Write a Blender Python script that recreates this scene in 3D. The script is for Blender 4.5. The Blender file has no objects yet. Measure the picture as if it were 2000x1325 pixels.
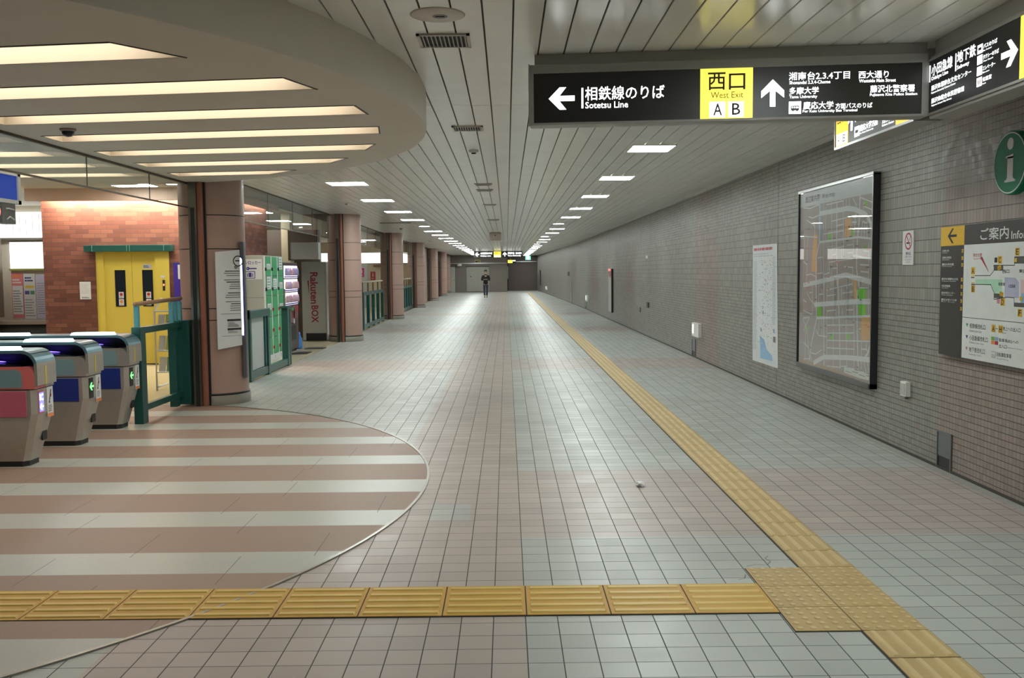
import bpy, bmesh, math, random
from mathutils import Vector, Matrix
from mathutils.geometry import delaunay_2d_cdt
random.seed(7)
S = bpy.context.scene
COL = S.collection
PI = math.pi

# ------------------------------------------------------------------ camera
CAM_H = 1.623
cd = bpy.data.cameras.new('camera')
cd.sensor_fit = 'HORIZONTAL'; cd.sensor_width = 36.0; cd.lens = 36.0 * 1826.9 / 2000.0
cd.clip_start = 0.05; cd.clip_end = 300
cam = bpy.data.objects.new('camera', cd); COL.objects.link(cam)
pitch, yaw, roll = .0715, .0051, -.0088
fw = Vector((math.sin(yaw)*math.cos(pitch), math.cos(yaw)*math.cos(pitch), -math.sin(pitch)))
rt = Vector((math.cos(yaw), -math.sin(yaw), 0)); up = rt.cross(fw)
r2 = rt*math.cos(roll) + up*math.sin(roll); u2 = up*math.cos(roll) - rt*math.sin(roll)
M = Matrix((r2, u2, -fw)).transposed().to_4x4(); M.translation = (0, 0, CAM_H)
cam.matrix_world = M
S.camera = cam

# ------------------------------------------------------------------ world, exposure
w = bpy.data.worlds.new('world'); S.world = w; w.use_nodes = True
w.node_tree.nodes['Background'].inputs[0].default_value = (.75, .8, .85, 1)
w.node_tree.nodes['Background'].inputs[1].default_value = .03
vs = S.view_settings
vs.view_transform = 'Standard'; vs.look = 'None'; vs.gamma = 1.0; vs.use_curve_mapping = False
vs.exposure = 0.0
LAMP = 46.0          # corridor ceiling panels
SLOT = 7.5           # warm slots in the round soffit
INNER = 18.0         # lamps of the ticket-gate side
S.cycles.max_bounces = 10; S.cycles.diffuse_bounces = 5; S.cycles.glossy_bounces = 4
S.cycles.transparent_max_bounces = 12
S.cycles.sample_clamp_indirect = 6

# ------------------------------------------------------------------ helpers
class MB:
    """collects faces of one or more materials and links them as ONE mesh object"""
    def __init__(s): s.v = []; s.f = []; s.m = []; s.mats = []; s.sm = []
    def mi(s, mat):
        if mat not in s.mats: s.mats.append(mat)
        return s.mats.index(mat)
    def add(s, vs, fs, mat, smooth=False):
        b = len(s.v); s.v += [tuple(x) for x in vs]; k = s.mi(mat)
        for f in fs: s.f.append([b+i for i in f]); s.m.append(k); s.sm.append(smooth)
    def box(s, x0, x1, y0, y1, z0, z1, mat, bev=0.0):
        if x0 > x1: x0, x1 = x1, x0
        if y0 > y1: y0, y1 = y1, y0
        if z0 > z1: z0, z1 = z1, z0
        if bev <= 0:
            vs = [(x, y, z) for x in (x0, x1) for y in (y0, y1) for z in (z0, z1)]
            s.add(vs, [(0,1,3,2),(4,6,7,5),(0,4,5,1),(2,3,7,6),(0,2,6,4),(1,5,7,3)], mat); return
        bev = min(bev, (x1-x0)*.49, (y1-y0)*.49, (z1-z0)*.49)
        bm = bmesh.new(); bmesh.ops.create_cube(bm, size=1)
        for v in bm.verts:
            v.co = Vector(((x0+x1)/2+v.co.x*(x1-x0), (y0+y1)/2+v.co.y*(y1-y0), (z0+z1)/2+v.co.z*(z1-z0)))
        bmesh.ops.bevel(bm, geom=bm.edges[:], offset=bev, segments=2, affect='EDGES', profile=.5)
        s.bm(bm, mat)
    def bm(s, bm, mat, smooth=False):
        bm.verts.index_update()
        s.add([v.co[:] for v in bm.verts], [[v.index for v in f.verts] for f in bm.faces], mat, smooth); bm.free()
    def frustum(s, x0, x1, y0, y1, z0, z1, ins, mat):
        vs = [(x0,y0,z0),(x1,y0,z0),(x1,y1,z0),(x0,y1,z0),(x0+ins,y0+ins,z1),(x1-ins,y0+ins,z1),(x1-ins,y1-ins,z1),(x0+ins,y1-ins,z1)]
        s.add(vs, [(4,5,6,7),(0,1,5,4),(1,2,6,5),(2,3,7,6),(3,0,4,7)], mat)
    def quad(s, a, b, c, d, mat): s.add([a, b, c, d], [(0,1,2,3)], mat)
    def poly(s, pts, mat): s.add(pts, [list(range(len(pts)))], mat)
    def prism(s, pts, off, mat):
        """closed prism: polygon pts swept by vector off"""
        n = len(pts); o = Vector(off); q = [tuple(Vector(p)+o) for p in pts]
        s.add(list(pts)+q, [list(range(n))[::-1], list(range(n, 2*n))]+[(i, (i+1) % n, n+(i+1) % n, n+i) for i in range(n)], mat)
    def lathe(s, cx, cy, prof, mat, n=40, smooth=True):
        vs = []; fs = []
        for r, z in prof:
            for i in range(n):
                a = 2*PI*i/n; vs.append((cx+r*math.cos(a), cy+r*math.sin(a), z))
        for k in range(len(prof)-1):
            for i in range(n):
                j = (i+1) % n; fs.append((k*n+i, k*n+j, (k+1)*n+j, (k+1)*n+i))
        s.add(vs, fs, mat, smooth)
    def disc(s, c, r, ax, mat, n=32, ry=None):
        """flat disc at c, in plane of unit vectors ax=(U,V)"""
        U, V = Vector(ax[0]), Vector(ax[1]); c = Vector(c); ry = ry or r
        s.poly([tuple(c+U*r*math.cos(2*PI*i/n)+V*ry*math.sin(2*PI*i/n)) for i in range(n)], mat)
    def ring(s, c, r0, r1, ax, mat, n=40):
        U, V = Vector(ax[0]), Vector(ax[1]); c = Vector(c)
        p = lambda r, i: tuple(c+U*r*math.cos(2*PI*i/n)+V*r*math.sin(2*PI*i/n))
        for i in range(n): s.quad(p(r0, i), p(r1, i), p(r1, i+1), p(r0, i+1), mat)
    def tube(s, pts, r, mat, n=10, cap=True):
        pts = [Vector(p) for p in pts]; vs = []; fs = []
        for i, p in enumerate(pts):
            t = (pts[min(i+1, len(pts)-1)]-pts[max(i-1, 0)]).normalized()
            a = t.cross(Vector((0, 0, 1)))
            if a.length < 1e-3: a = t.cross(Vector((1, 0, 0)))
            a.normalize(); b = t.cross(a)
            for k in range(n):
                q = p+(a*math.cos(2*PI*k/n)+b*math.sin(2*PI*k/n))*r; vs.append(tuple(q))
        for i in range(len(pts)-1):
            for k in range(n):
                j = (k+1) % n; fs.append((i*n+k, i*n+j, (i+1)*n+j, (i+1)*n+k))
        if cap: fs += [list(range(n))[::-1], list(range((len(pts)-1)*n, len(pts)*n))]
        s.add(vs, fs, mat, True)
    def build(s, name, parent=None, smooth=None):
        me = bpy.data.meshes.new(name)
        o3 = parent_loc(parent)
        me.from_pydata([(a-o3[0], b-o3[1], c-o3[2]) for a, b, c in s.v], [], s.f)
        for m in s.mats: me.materials.append(m)
        me.polygons.foreach_set('material_index', s.m)
        me.polygons.foreach_set('use_smooth', s.sm if smooth is None else [smooth]*len(s.f))
        me.update()
        ob = bpy.data.objects.new(name, me); COL.objects.link(ob)
        if parent: ob.parent = parent
        return ob
def parent_loc(p):
    v = Vector((0, 0, 0))
    while p: v = v+p.location; p = p.parent
    return v
def tag(o, label, cat, group=None, kind=None):
    o['label'] = label; o['category'] = cat
    if group: o['group'] = group
    if kind: o['kind'] = kind
    return o
def thing(name, label, cat, loc=(0, 0, 0), group=None):
    o = bpy.data.objects.new(name, None); COL.objects.link(o); o.location = loc; o.empty_display_size = .1
    return tag(o, label, cat, group)
def struct(mb, name, label=None, parent=None):
    o = mb.build(name, parent); o['kind'] = 'structure'
    if label: o['label'] = label
    return o
def dup(root, loc, label, group=None):
    r = root.copy(); COL.objects.link(r); r.location = loc; r['label'] = label
    if group: r['group'] = group
    for ch in list(root.children):
        c = ch.copy(); COL.objects.link(c); c.parent = r
        for g in list(ch.children):
            d = g.copy(); COL.objects.link(d); d.parent = c
    return r
def single(mb, name, label, cat, base, group=None):
    """a thing that is one mesh, its origin at base"""
    e = Vector(base); me_v = mb.v; mb.v = [(a-e.x, b-e.y, c-e.z) for a, b, c in me_v]
    o = mb.build(name); o.location = base
    return tag(o, label, cat, group)

_tc = {}
def glyphs(txt, bold):
    k = (txt, bold)
    if k not in _tc:
        c = bpy.data.curves.new('lettering', 'FONT'); c.body = txt; c.offset = bold; c.resolution_u = 2
        o = bpy.data.objects.new('lettering', c); m = bpy.data.meshes.new_from_object(o)
        vs = [v.co.copy() for v in m.vertices]; fs = [list(p.vertices) for p in m.polygons]
        x0 = min(v.x for v in vs); x1 = max(v.x for v in vs); y0 = min(v.y for v in vs); y1 = max(v.y for v in vs)
        vs = [((v.x-x0)/(x1-x0), (v.y-y0)/(y1-y0)) for v in vs]
        _tc[k] = (vs, fs, (x1-x0)/(y1-y0))
        bpy.data.objects.remove(o); bpy.data.curves.remove(c); bpy.data.meshes.remove(m)
    return _tc[k]
AX = {'-Y': (Vector((1,0,0)), Vector((0,0,1))), '-X': (Vector((0,-1,0)), Vector((0,0,1))), '+X': (Vector((0,1,0)), Vector((0,0,1))), '+Y': (Vector((-1,0,0)), Vector((0,0,1)))}
def text(mb, txt, O, face, wd, ht, mat, bold=.012, U=None, V=None):
    """lettering filling the rectangle with lower-left corner O, width wd, height ht"""
    if U is None: U, V = AX[face]
    vs, fs, asp = glyphs(txt, bold)
    if ht is None: ht = wd/asp
    if wd is None: wd = ht*asp
    O = Vector(O)
    mb.add([tuple(O+U*(x*wd)+V*(y*ht)) for x, y in vs], fs, mat)
def prect(mb, O, face, wd, ht, mat):
    U, V = AX[face]; O = Vector(O)
    mb.quad(tuple(O), tuple(O+U*wd), tuple(O+U*wd+V*ht), tuple(O+V*ht), mat)
def ppoly(mb, O, face, pts, mat):
    U, V = AX[face]; O = Vector(O)
    mb.poly([tuple(O+U*a+V*b) for a, b in pts], mat)
def lines(mb, O, face, wd, ht, rows, mat, fill=.55, seed=1):
    """a block of small print: short bars, each line a row of word-length bars"""
    U, V = AX[face]; O = Vector(O); rnd = random.Random(seed); lh = ht/rows
    for r in range(rows):
        x = 0; end = wd*rnd.uniform(.7, 1)
        while x < end:
            l = min(rnd.uniform(.06, .2)*wd, end-x)
            prect(mb, O+U*x+V*(ht-(r+1)*lh+lh*.2), face, l, lh*fill, mat); x += l+wd*.025
ARROW_L = [(0,.5),(.42,1),(.68,1),(.42,.62),(1,.62),(1,.38),(.42,.38),(.68,0),(.42,0)]
def arrow(mb, O, face, wd, ht, mat, way='L'):
    pts = []
    for a, b in ARROW_L:
        if way == 'R': a = 1-a
        if way == 'U': a, b = b, 1-a
        pts.append((a*wd, b*ht))
    # split in convex pieces
    U, V = AX[face]; O = Vector(O); P = [tuple(O+U*a+V*b) for a, b in pts]
    for idx in ((0,1,2,3),(0,3,6),(3,4,5,6),(0,6,7,8)): mb.poly([P[i] for i in idx], mat)

# ------------------------------------------------------------------ materials
class NT:
    def __init__(s, name):
        s.mat = bpy.data.materials.new(name); s.mat.use_nodes = True; s.t = s.mat.node_tree
        s.b = s.t.nodes['Principled BSDF']; s.out = s.t.nodes['Material Output']
    def n(s, ty, **kw):
        x = s.t.nodes.new(ty)
        for k, v in kw.items(): setattr(x, k, v)
        return x
    def put(s, sock, v):
        if isinstance(v, bpy.types.NodeSocket): s.t.links.new(v, sock)
        elif isinstance(v, (tuple, list)) and sock.type == 'RGBA' and len(v) == 3: sock.default_value = (*v, 1)
        else: sock.default_value = v
    def m(s, op, a, b=0.0, c=0.0, clamp=False):
        x = s.n('ShaderNodeMath', operation=op); x.use_clamp = clamp
        for i, v in enumerate((a, b, c)): s.put(x.inputs[i], v)
        return x.outputs[0]
    def mix(s, f, a, b, mode='MIX'):
        x = s.n('ShaderNodeMix', data_type='RGBA', blend_type=mode)
        s.put(x.inputs[0], f); s.put(x.inputs[6], a); s.put(x.inputs[7], b); return x.outputs[2]
    def xyz(s):
        tc = s.n('ShaderNodeTexCoord'); sp = s.n('ShaderNodeSeparateXYZ'); s.t.links.new(tc.outputs['Object'], sp.inputs[0])
        s.oc = tc.outputs['Object']; return sp.outputs
    def noise(s, scale, detail=3, vec=None, rough=.55):
        x = s.n('ShaderNodeTexNoise'); x.inputs['Scale'].default_value = scale; x.inputs['Detail'].default_value = detail; x.inputs['Roughness'].default_value = rough
        if vec is None:
            if not hasattr(s, 'oc'): s.xyz()
            vec = s.oc
        s.t.links.new(vec, x.inputs['Vector']); return x.outputs['Fac']
    def white(s, a, b, c=0.0):
        cb = s.n('ShaderNodeCombineXYZ'); s.put(cb.inputs[0], a); s.put(cb.inputs[1], b); s.put(cb.inputs[2], c)
        x = s.n('ShaderNodeTexWhiteNoise', noise_dimensions='3D'); s.t.links.new(cb.outputs[0], x.inputs['Vector']); return x.outputs['Value']
    def inside(s, v, lo, hi):
        return s.m('MULTIPLY', s.m('GREATER_THAN', v, lo), s.m('LESS_THAN', v, hi))
    def bump(s, h, strength, dist=.01):
        x = s.n('ShaderNodeBump'); x.inputs['Strength'].default_value = strength; x.inputs['Distance'].default_value = dist
        s.put(x.inputs['Height'], h); s.t.links.new(x.outputs[0], s.b.inputs['Normal'])
    def set(s, **kw):
        for k, v in kw.items(): s.put(s.b.inputs[k.replace('_', ' ')], v)
        return s.mat
_mc = {}
def std(name, col, rough=.5, metal=0.0, var=.08, scale=9, bump=0.0, spec=.5):
    if name in _mc: return _mc[name]
    t = NT(name); f = t.noise(scale, 4)
    f = t.m('MULTIPLY_ADD', f, 2*var, 1-var)
    c = t.mix(1.0, col, (1, 1, 1), 'MULTIPLY')
    mul = t.n('ShaderNodeVectorMath', operation='SCALE'); t.t.links.new(c, mul.inputs[0]); t.t.links.new(f, mul.inputs['Scale'])
    t.set(Base_Color=mul.outputs[0], Roughness=rough, Metallic=metal)
    t.b.inputs['Specular IOR Level'].default_value = spec
    if bump: t.bump(t.noise(scale*14, 2), bump, .004)
    _mc[name] = t.mat; return t.mat
def emis(name, col, st, base=(.8, .8, .8), rough=.35):
    if name in _mc: return _mc[name]
    t = NT(name); f = t.m('MULTIPLY_ADD', t.noise(6, 2), .06, .97)
    t.set(Base_Color=base, Roughness=rough, Emission_Color=col, Emission_Strength=t.m('MULTIPLY', f, st)); _mc[name] = t.mat; return t.mat
def glass(name, tint=(.9, .96, .95), refl=1.45, base=.0):
    t = NT(name); tr = t.n('ShaderNodeBsdfTransparent'); tr.inputs[0].default_value = (*tint, 1)
    gm = t.n('ShaderNodeNewGeometry'); dt = t.n('ShaderNodeVectorMath', operation='DOT_PRODUCT'); t.t.links.new(gm.outputs['Normal'], dt.inputs[0]); t.t.links.new(gm.outputs['Incoming'], dt.inputs[1])
    gz = t.m('POWER', t.m('SUBTRACT', 1.0, t.m('ABSOLUTE', dt.outputs['Value'])), 5.0); f0 = ((refl-1)/(refl+1))**2*2
    gl = t.n('ShaderNodeBsdfGlossy'); gl.inputs['Roughness'].default_value = .01; gl.inputs[0].default_value = (1, 1, 1, 1)
    mx = t.n('ShaderNodeMixShader'); t.put(mx.inputs[0], t.m('MULTIPLY_ADD', gz, 1-f0, f0+base, clamp=True))
    t.t.links.new(tr.outputs[0], mx.inputs[1]); t.t.links.new(gl.outputs[0], mx.inputs[2]); t.t.links.new(mx.outputs[0], t.out.inputs[0])
    return t.mat

GREY = (.385, .405, .38); PINK = (.395, .338, .306)
def bandY(t, y):      # the pink cross bands of floor and wall repeat every 9.9 m
    q = t.m('FLOORED_MODULO', t.m('SUBTRACT', y, 5.62), 9.9)
    return t.m('LESS_THAN', q, 1.92)
def mk_floor():
    t = NT('floor_tiles'); x, y, z = t.xyz()
    tx = t.m('DIVIDE', t.m('SUBTRACT', x, .0742), .15); ty = t.m('DIVIDE', t.m('SUBTRACT', y, 4.981), .15)
    ix = t.m('FLOOR', tx); iy = t.m('FLOOR', ty); fx = t.m('FRACT', tx); fy = t.m('FRACT', ty)
    gx = t.m('MINIMUM', fx, t.m('SUBTRACT', 1.0, fx)); gy = t.m('MINIMUM', fy, t.m('SUBTRACT', 1.0, fy))
    gap = t.m('MAXIMUM', t.m('LESS_THAN', gx, .017), t.m('LESS_THAN', gy, .014))
    rnd = t.white(ix, iy)
    pink = t.m('MAXIMUM', bandY(t, y), t.inside(x, -.9, .0742))
    pink = t.m('MAXIMUM', pink, t.m('MULTIPLY', t.inside(x, -1.75, .0742), t.m('LESS_THAN', y, 5.7)))
    # a few tiles of the other colour where the floor was repaired
    pink = t.m('MULTIPLY', pink, t.m('SUBTRACT', 1.0, t.m('MULTIPLY', t.inside(x, -.53, -.26), t.inside(y, 6.03, 6.48))))
    col = t.mix(pink, GREY, PINK)
    k = t.m('MULTIPLY_ADD', rnd, .16, .92); k = t.m('MULTIPLY', k, t.m('MULTIPLY_ADD', t.noise(.7, 3), .3, .85))
    k = t.m('MULTIPLY', k, t.m('MULTIPLY_ADD', t.noise(300, 2), .3, .85))
    sc = t.n('ShaderNodeVectorMath', operation='SCALE'); t.t.links.new(col, sc.inputs[0]); t.t.links.new(k, sc.inputs['Scale'])
    col = t.mix(gap, sc.outputs[0], (.055, .06, .058))
    rg = t.m('MULTIPLY_ADD', t.white(ix, iy, 3.0), .12, .30); rg = t.m('MAXIMUM', rg, t.m('MULTIPLY', gap, .8))
    t.bump(t.m('MULTIPLY_ADD', t.noise(160, 2), .12, t.m('SUBTRACT', 1.0, gap)), .25, .003)
    return t.set(Base_Color=col, Roughness=rg)
def mk_wall():
    t = NT('wall_tiles'); x, y, z = t.xyz()
    ty = t.m('DIVIDE', y, .049); u = t.m('DIVIDE', t.m('SUBTRACT', z, 1.357), .10055); tall = t.inside(u, 0.0, 9.0)   # taller tiles at eye level
    tz = t.m('MULTIPLY', u, t.m('SUBTRACT', 2.0, tall))
    iy = t.m('FLOOR', ty); iz = t.m('FLOOR', tz); fy = t.m('FRACT', ty); fz = t.m('FRACT', tz)
    gap = t.m('LESS_THAN', t.m('MINIMUM', fz, t.m('SUBTRACT', 1.0, fz)), t.m('MULTIPLY_ADD', tall, -.028, .058))
    gv = t.m('LESS_THAN', t.m('MINIMUM', fy, t.m('SUBTRACT', 1.0, fy)), .05)
    sm = t.m('FLOORED_MODULO', t.m('SUBTRACT', y, 12.12), 10.65); seam = t.m('LESS_THAN', sm, .018)
    rnd = t.white(iy, iz)
    pk = t.m('MULTIPLY_ADD', bandY(t, y), .75, t.m('MULTIPLY', t.m('GREATER_THAN', rnd, .72), .45), clamp=True)
    col = t.mix(pk, (.25, .252, .225), (.28, .22, .195))
    k = t.m('MULTIPLY_ADD', t.white(iy, iz, 5.0), .22, .89); k = t.m('MULTIPLY', k, t.m('MULTIPLY_ADD', t.noise(.9, 4), .3, .85))
    sc = t.n('ShaderNodeVectorMath', operation='SCALE'); t.t.links.new(col, sc.inputs[0]); t.t.links.new(k, sc.inputs['Scale'])
    col = t.mix(t.m('MULTIPLY', gv, .7), sc.outputs[0], (.06, .06, .055))
    col = t.mix(t.m('MAXIMUM', gap, seam), col, (.035, .034, .032))
    t.bump(t.m('SUBTRACT', 1.0, t.m('MAXIMUM', gap, gv)), .35, .003)
    return t.set(Base_Color=col, Roughness=t.m('MULTIPLY_ADD', t.white(iy, iz, 9.0), .14, .34))
def mk_inlay():
    t = NT('granite_stripes'); x, y, z = t.xyz()
    light = None
    EDG = [(3.0, 4.09), (4.985, 5.375), (5.935, 6.315), (6.85, 7.26), (7.87, 8.24), (8.82, 9.20), (9.75, 10.15), (10.70, 11.10), (11.66, 12.2)]
    lid = 0.0
    for a, b in EDG:
        q = t.inside(y, a, b); light = q if light is None else t.m('ADD', light, q)
    row = t.m('FLOOR', t.m('DIVIDE', y, .4807))
    j = t.m('FRACT', t.m('MULTIPLY_ADD', x, 1/1.06, t.m('MULTIPLY', t.white(row, 1.0), 3.0)))
    joint = t.m('LESS_THAN', j, .0045)
    rnd = t.noise(230, 4, rough=.8); r3 = t.noise(70, 3, rough=.8)
    a = t.mix(rnd, (.165, .108, .080), (.385, .27, .205)); b = t.mix(rnd, (.30, .31, .275), (.54, .555, .505))
    col = t.mix(light, a, b)
    k = t.m('MULTIPLY_ADD', r3, .25, .875)
    sc = t.n('ShaderNodeVectorMath', operation='SCALE'); t.t.links.new(col, sc.inputs[0]); t.t.links.new(k, sc.inputs['Scale'])
    col = t.mix(joint, sc.outputs[0], (.08, .07, .06))
    return t.set(Base_Color=col, Roughness=t.m('MULTIPLY_ADD', light, -.13, .46))
def mk_brick(name, dark=0):
    t = NT(name); x, y, z = t.xyz()
    u = t.m('ADD', x, y)     # the wall turns a corner: x on its front, y on its side
    tz = t.m('DIVIDE', z, .0765); iz = t.m('FLOOR', tz); fz = t.m('FRACT', tz)
    tu = t.m('ADD', t.m('DIVIDE', u, .222), t.m('MULTIPLY', t.m('FLOORED_MODULO', iz, 2.0), .5)); iu = t.m('FLOOR', tu); fu = t.m('FRACT', tu)
    gap = t.m('MAXIMUM', t.m('LESS_THAN', fz, .10), t.m('LESS_THAN', fu, .03))
    r = t.white(iu, iz)
    cr = t.n('ShaderNodeValToRGB'); t.t.links.new(r, cr.inputs[0])
    cr.color_ramp.elements[0].color = (.095, .030, .021, 1); cr.color_ramp.elements[1].color = (.18, .070, .045, 1)
    e = cr.color_ramp.elements.new(.5); e.color = (.135, .043, .029, 1)
    col = t.mix(gap, cr.outputs[0], (.055, .035, .03))
    t.bump(t.m('MULTIPLY_ADD', t.noise(120, 3), .3, t.m('SUBTRACT', 1.0, gap)), .3, .004)
    return t.set(Base_Color=col, Roughness=.7)
def mk_slat():
    t = NT('ceiling_panel_enamel'); x, y, z = t.xyz()
    ix = t.m('FLOOR', t.m('DIVIDE', t.m('SUBTRACT', x, .0488), .1664))
    k = t.m('MULTIPLY_ADD', t.white(ix, t.m('FLOOR', t.m('DIVIDE', y, 4.97))), .06, .97); k = t.m('MULTIPLY', k, t.m('MULTIPLY_ADD', t.noise(2.2, 4), .16, .92))
    sc = t.n('ShaderNodeVectorMath', operation='SCALE'); sc.inputs[0].default_value = (.84, .845, .81); t.t.links.new(k, sc.inputs['Scale'])
    return t.set(Base_Color=sc.outputs[0], Roughness=.22)
M_floor = mk_floor(); M_wall = mk_wall(); M_inlay = mk_inlay(); M_brick = mk_brick('brown_brick'); M_slat = mk_slat()
M_soffit = std('soffit_paint', (.63, .59, .52), .6, var=.05, scale=3, bump=.12)
M_slotwall = std('slot_cream_paint', (.46, .385, .28), .5, var=.05)
M_dark = std('near_black', (.012, .012, .013), .45)
M_joint = std('joint_dark', (.03, .03, .028), .8); M_backing = std('ceiling_backing', (.10, .10, .095), .8)  # plain dark fill for joints, openings and cracks
M_pillar = std('pillar_pink_panel', (.40, .268, .225), .42, var=.05, scale=5, bump=.05)
M_plinth = std('pillar_plinth_stone', (.20, .185, .15), .5)
M_pipe = std('rust_red_pipe', (.25, .095, .06), .35)
M_rail = std('guide_rail_metal', (.20, .19, .17), .3, 1.0)
M_alu = std('aluminium', (.55, .56, .56), .28, 1.0, var=.04)
M_frame = std('sign_frame_grey', (.34, .33, .315), .42, var=.04)
M_steel = std('brushed_stainless', (.47, .445, .40), .40, .65, var=.10, scale=26)
M_signblk = std('sign_face_charcoal', (.022, .021, .021), .35, var=.03)
M_white = std('white_paint', (.72, .73, .70), .45, var=.03)
M_paper = std('white_paper', (.70, .72, .73), .5, var=.03)
M_green = std('dark_green_enamel', (.010, .075, .066), .35, var=.08)
M_teal = std('pale_blue_enamel', (.10, .33, .38), .35)
M_yel = std('yellow_tactile_bar', (.62, .43, .10), .42, var=.12, scale=7, bump=.1)
M_yel2 = std('yellow_tactile_worn_bar', (.56, .42, .20), .45, var=.12, scale=6, bump=.1)
M_yelb = std('yellow_tactile_base', (.52, .30, .05), .55, var=.16, scale=7, bump=.1)
M_yel2b = std('yellow_tactile_worn_base', (.44, .31, .13), .55, var=.16, scale=6, bump=.12)
M_ring = std('brass_inlay_strip', (.42, .40, .36), .3, 1.0)
M_lobby = std('lobby_floor_beige', (.50, .44, .30), .22, var=.08, scale=2)
M_inceil = std('lobby_ceiling_paint', (.66, .63, .56), .5, var=.04, scale=2)
M_cream = std('cream_wall_panel', (.62, .53, .36), .5, var=.05, scale=2)
M_yeldoor = std('yellow_enamel', (.74, .58, .10), .35, var=.06, scale=3)
M_ink = std('black_ink', (.02, .02, .022), .6)
M_greyink = std('grey_ink', (.22, .22, .23), .6)
M_navy = std('navy_ink', (.03, .03, .22), .5)
M_red = std('red_ink', (.45, .03, .04), .5)
M_tan = std('wood_handrail', (.30, .18, .10), .4)
M_lamp = emis('corridor_lamp_diffuser', (.93, 1.0, .97), LAMP)
M_slotlamp = emis('warm_slot_lamp', (1.0, .96, .88), SLOT)
M_inlamp = emis('lobby_lamp_diffuser', (1.0, .975, .91), INNER)
M_bwhite = emis('backlit_white', (.95, 1.0, 1.0), 2.6)
M_byel = emis('backlit_yellow', (1.0, .86, .10), 1.15, base=(.8, .65, .05))
M_glass = glass('clear_glass')
# ================================================================== THE SETTING
ZC = 3.023; ZS = 2.75; CX, CY, CR = -5.41, 7.085, 4.80
WPTS = [(-6, 3.51), (14.5, 3.51), (19, 3.50), (28, 3.46), (40, 3.42), (48, 3.335), (54, 3.24), (60, 3.12), (71, 2.93), (83, 2.62)]
def wallx(y):
    for (a, p), (b, q) in zip(WPTS, WPTS[1:]):
        if y <= b: return p+(q-p)*(y-a)/(b-a)
    return WPTS[-1][1]
def edgex(y): return -3.83-.014*max(0, y-12)          # left edge of the concourse
def pilx(y): return -3.73-.0155*(y-11.95)               # row of pillars
PY = [11.95+10.65*k for k in range(7)]

# floor of the concourse
b = MB()
ys = [-6, 12, 30, 50, 70, 83]
for a, c in zip(ys, ys[1:]):
    b.quad((edgex(a), a, 0), (3.6, a, 0), (3.6, c, 0), (edgex(c), c, 0), M_floor)
struct(b, 'floor', 'grey and pink square tiled concourse floor')
b = MB()
for a, c in zip(ys, ys[1:]):
    b.quad((-15, a, 0), (edgex(a), a, 0), (edgex(c), c, 0), (-15, c, 0), M_lobby)
struct(b, 'floor', 'beige glossy floor on the ticket gate side')
# striped round inlay in front of the gates
b = MB(); N = 160
b.poly([(CX+4.77*math.cos(2*PI*i/N), CY+4.77*math.sin(2*PI*i/N)+.01, .003) for i in range(N)], M_inlay)
struct(b, 'floor', 'round area of red and pale granite stripes in front of the gates')
b = MB(); b.lathe(CX, CY+.01, [(4.765, .0), (4.767, .0085), (4.787, .0085), (4.789, 0)], M_ring, n=200, smooth=False)
struct(b, 'trim_1', 'thin metal strip round the striped floor circle')
# pale border along the right wall, dark base
b = MB(); c = MB()
for (a, p), (d, q) in zip(WPTS, WPTS[1:]):
    b.prism([(p-.085, a, 0), (p, a, 0), (q, d, 0), (q-.085, d, 0)], (0, 0, .002), std('floor_border_stone', (.33, .34, .31), .45))
    c.prism([(p-.012, a, 0), (p, a, 0), (q, d, 0), (q-.012, d, 0)], (0, 0, .022), std('dark_base', (.05, .045, .04), .6))
struct(b, 'trim_2', 'pale stone border of the floor along the right wall')
struct(c, 'baseboard_right')
# right wall
b = MB()
for (a, p), (d, q) in zip(WPTS, WPTS[1:]):
    b.prism([(p, a, 0), (p+.25, a, 0), (q+.25, d, 0), (q, d, 0)], (0, 0, ZC+.12), M_wall)
struct(b, 'wall_right', 'long wall of small grey and pinkish tiles')
b = MB()
for (a, p), (d, q) in zip(WPTS, WPTS[1:]):
    b.prism([(p-.012, a, ZC-.02), (p, a, ZC-.02), (q, d, ZC-.02), (q-.012, d, ZC-.02)], (0, 0, .02), M_alu)
struct(b, 'trim_3', 'thin metal edge between right wall and ceiling')
# wall behind the viewer and outer wall of the gate side
M_back = std('back_wall_paint', (.34, .33, .30), .6)
b = MB(); b.box(-15, 3.7, -6.2, -6, 0, 3.4, M_back); struct(b, 'wall_back')
b = MB(); b.box(-15.2, -15, -6, 83, 0, 3.4, M_cream); struct(b, 'wall_left')

# slatted metal ceiling: long panels with open joints
b = MB(); P = .1664; X0 = .0488
cuts = [-6, -2.0, 2.98, 7.97, 12.52, 17.9, 22.8, 27.9, 33, 38, 43, 48, 53, 58, 63, 68, 73, 78, 83]
def ceil_left(y): return -4.06-.012*max(0, y-12)
for k in range(-27, 22):
    xa = X0+k*P+.0038; xb = X0+(k+1)*P-.0038
    for ya, yb in zip(cuts, cuts[1:]):
        y0, y1 = ya+.004, yb-.004
        lim = ceil_left((ya+yb)/2)
        if xb < lim+.03: continue
        if ya > 12 or yb > 12:
            pass
        h = .008
        x2 = max(xa, lim)
        b.add([(x2, y0, ZC+.008), (xb, y0, ZC+.008), (xb, y1, ZC+.008), (x2, y1, ZC+.008),
               (x2+.002, y0, ZC), (xb-.002, y0, ZC), (xb-.002, y1, ZC), (x2+.002, y1, ZC)],
              [(4,7,6,5), (0,4,5,1), (1,5,6,2), (2,6,7,3), (3,7,4,0)], M_slat)
b.box(-4.9, 3.75, -6, 83, ZC+.016, ZC+.05, M_backing)
struct(b, 'ceiling', 'long pale metal ceiling panels with dark joints')
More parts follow.
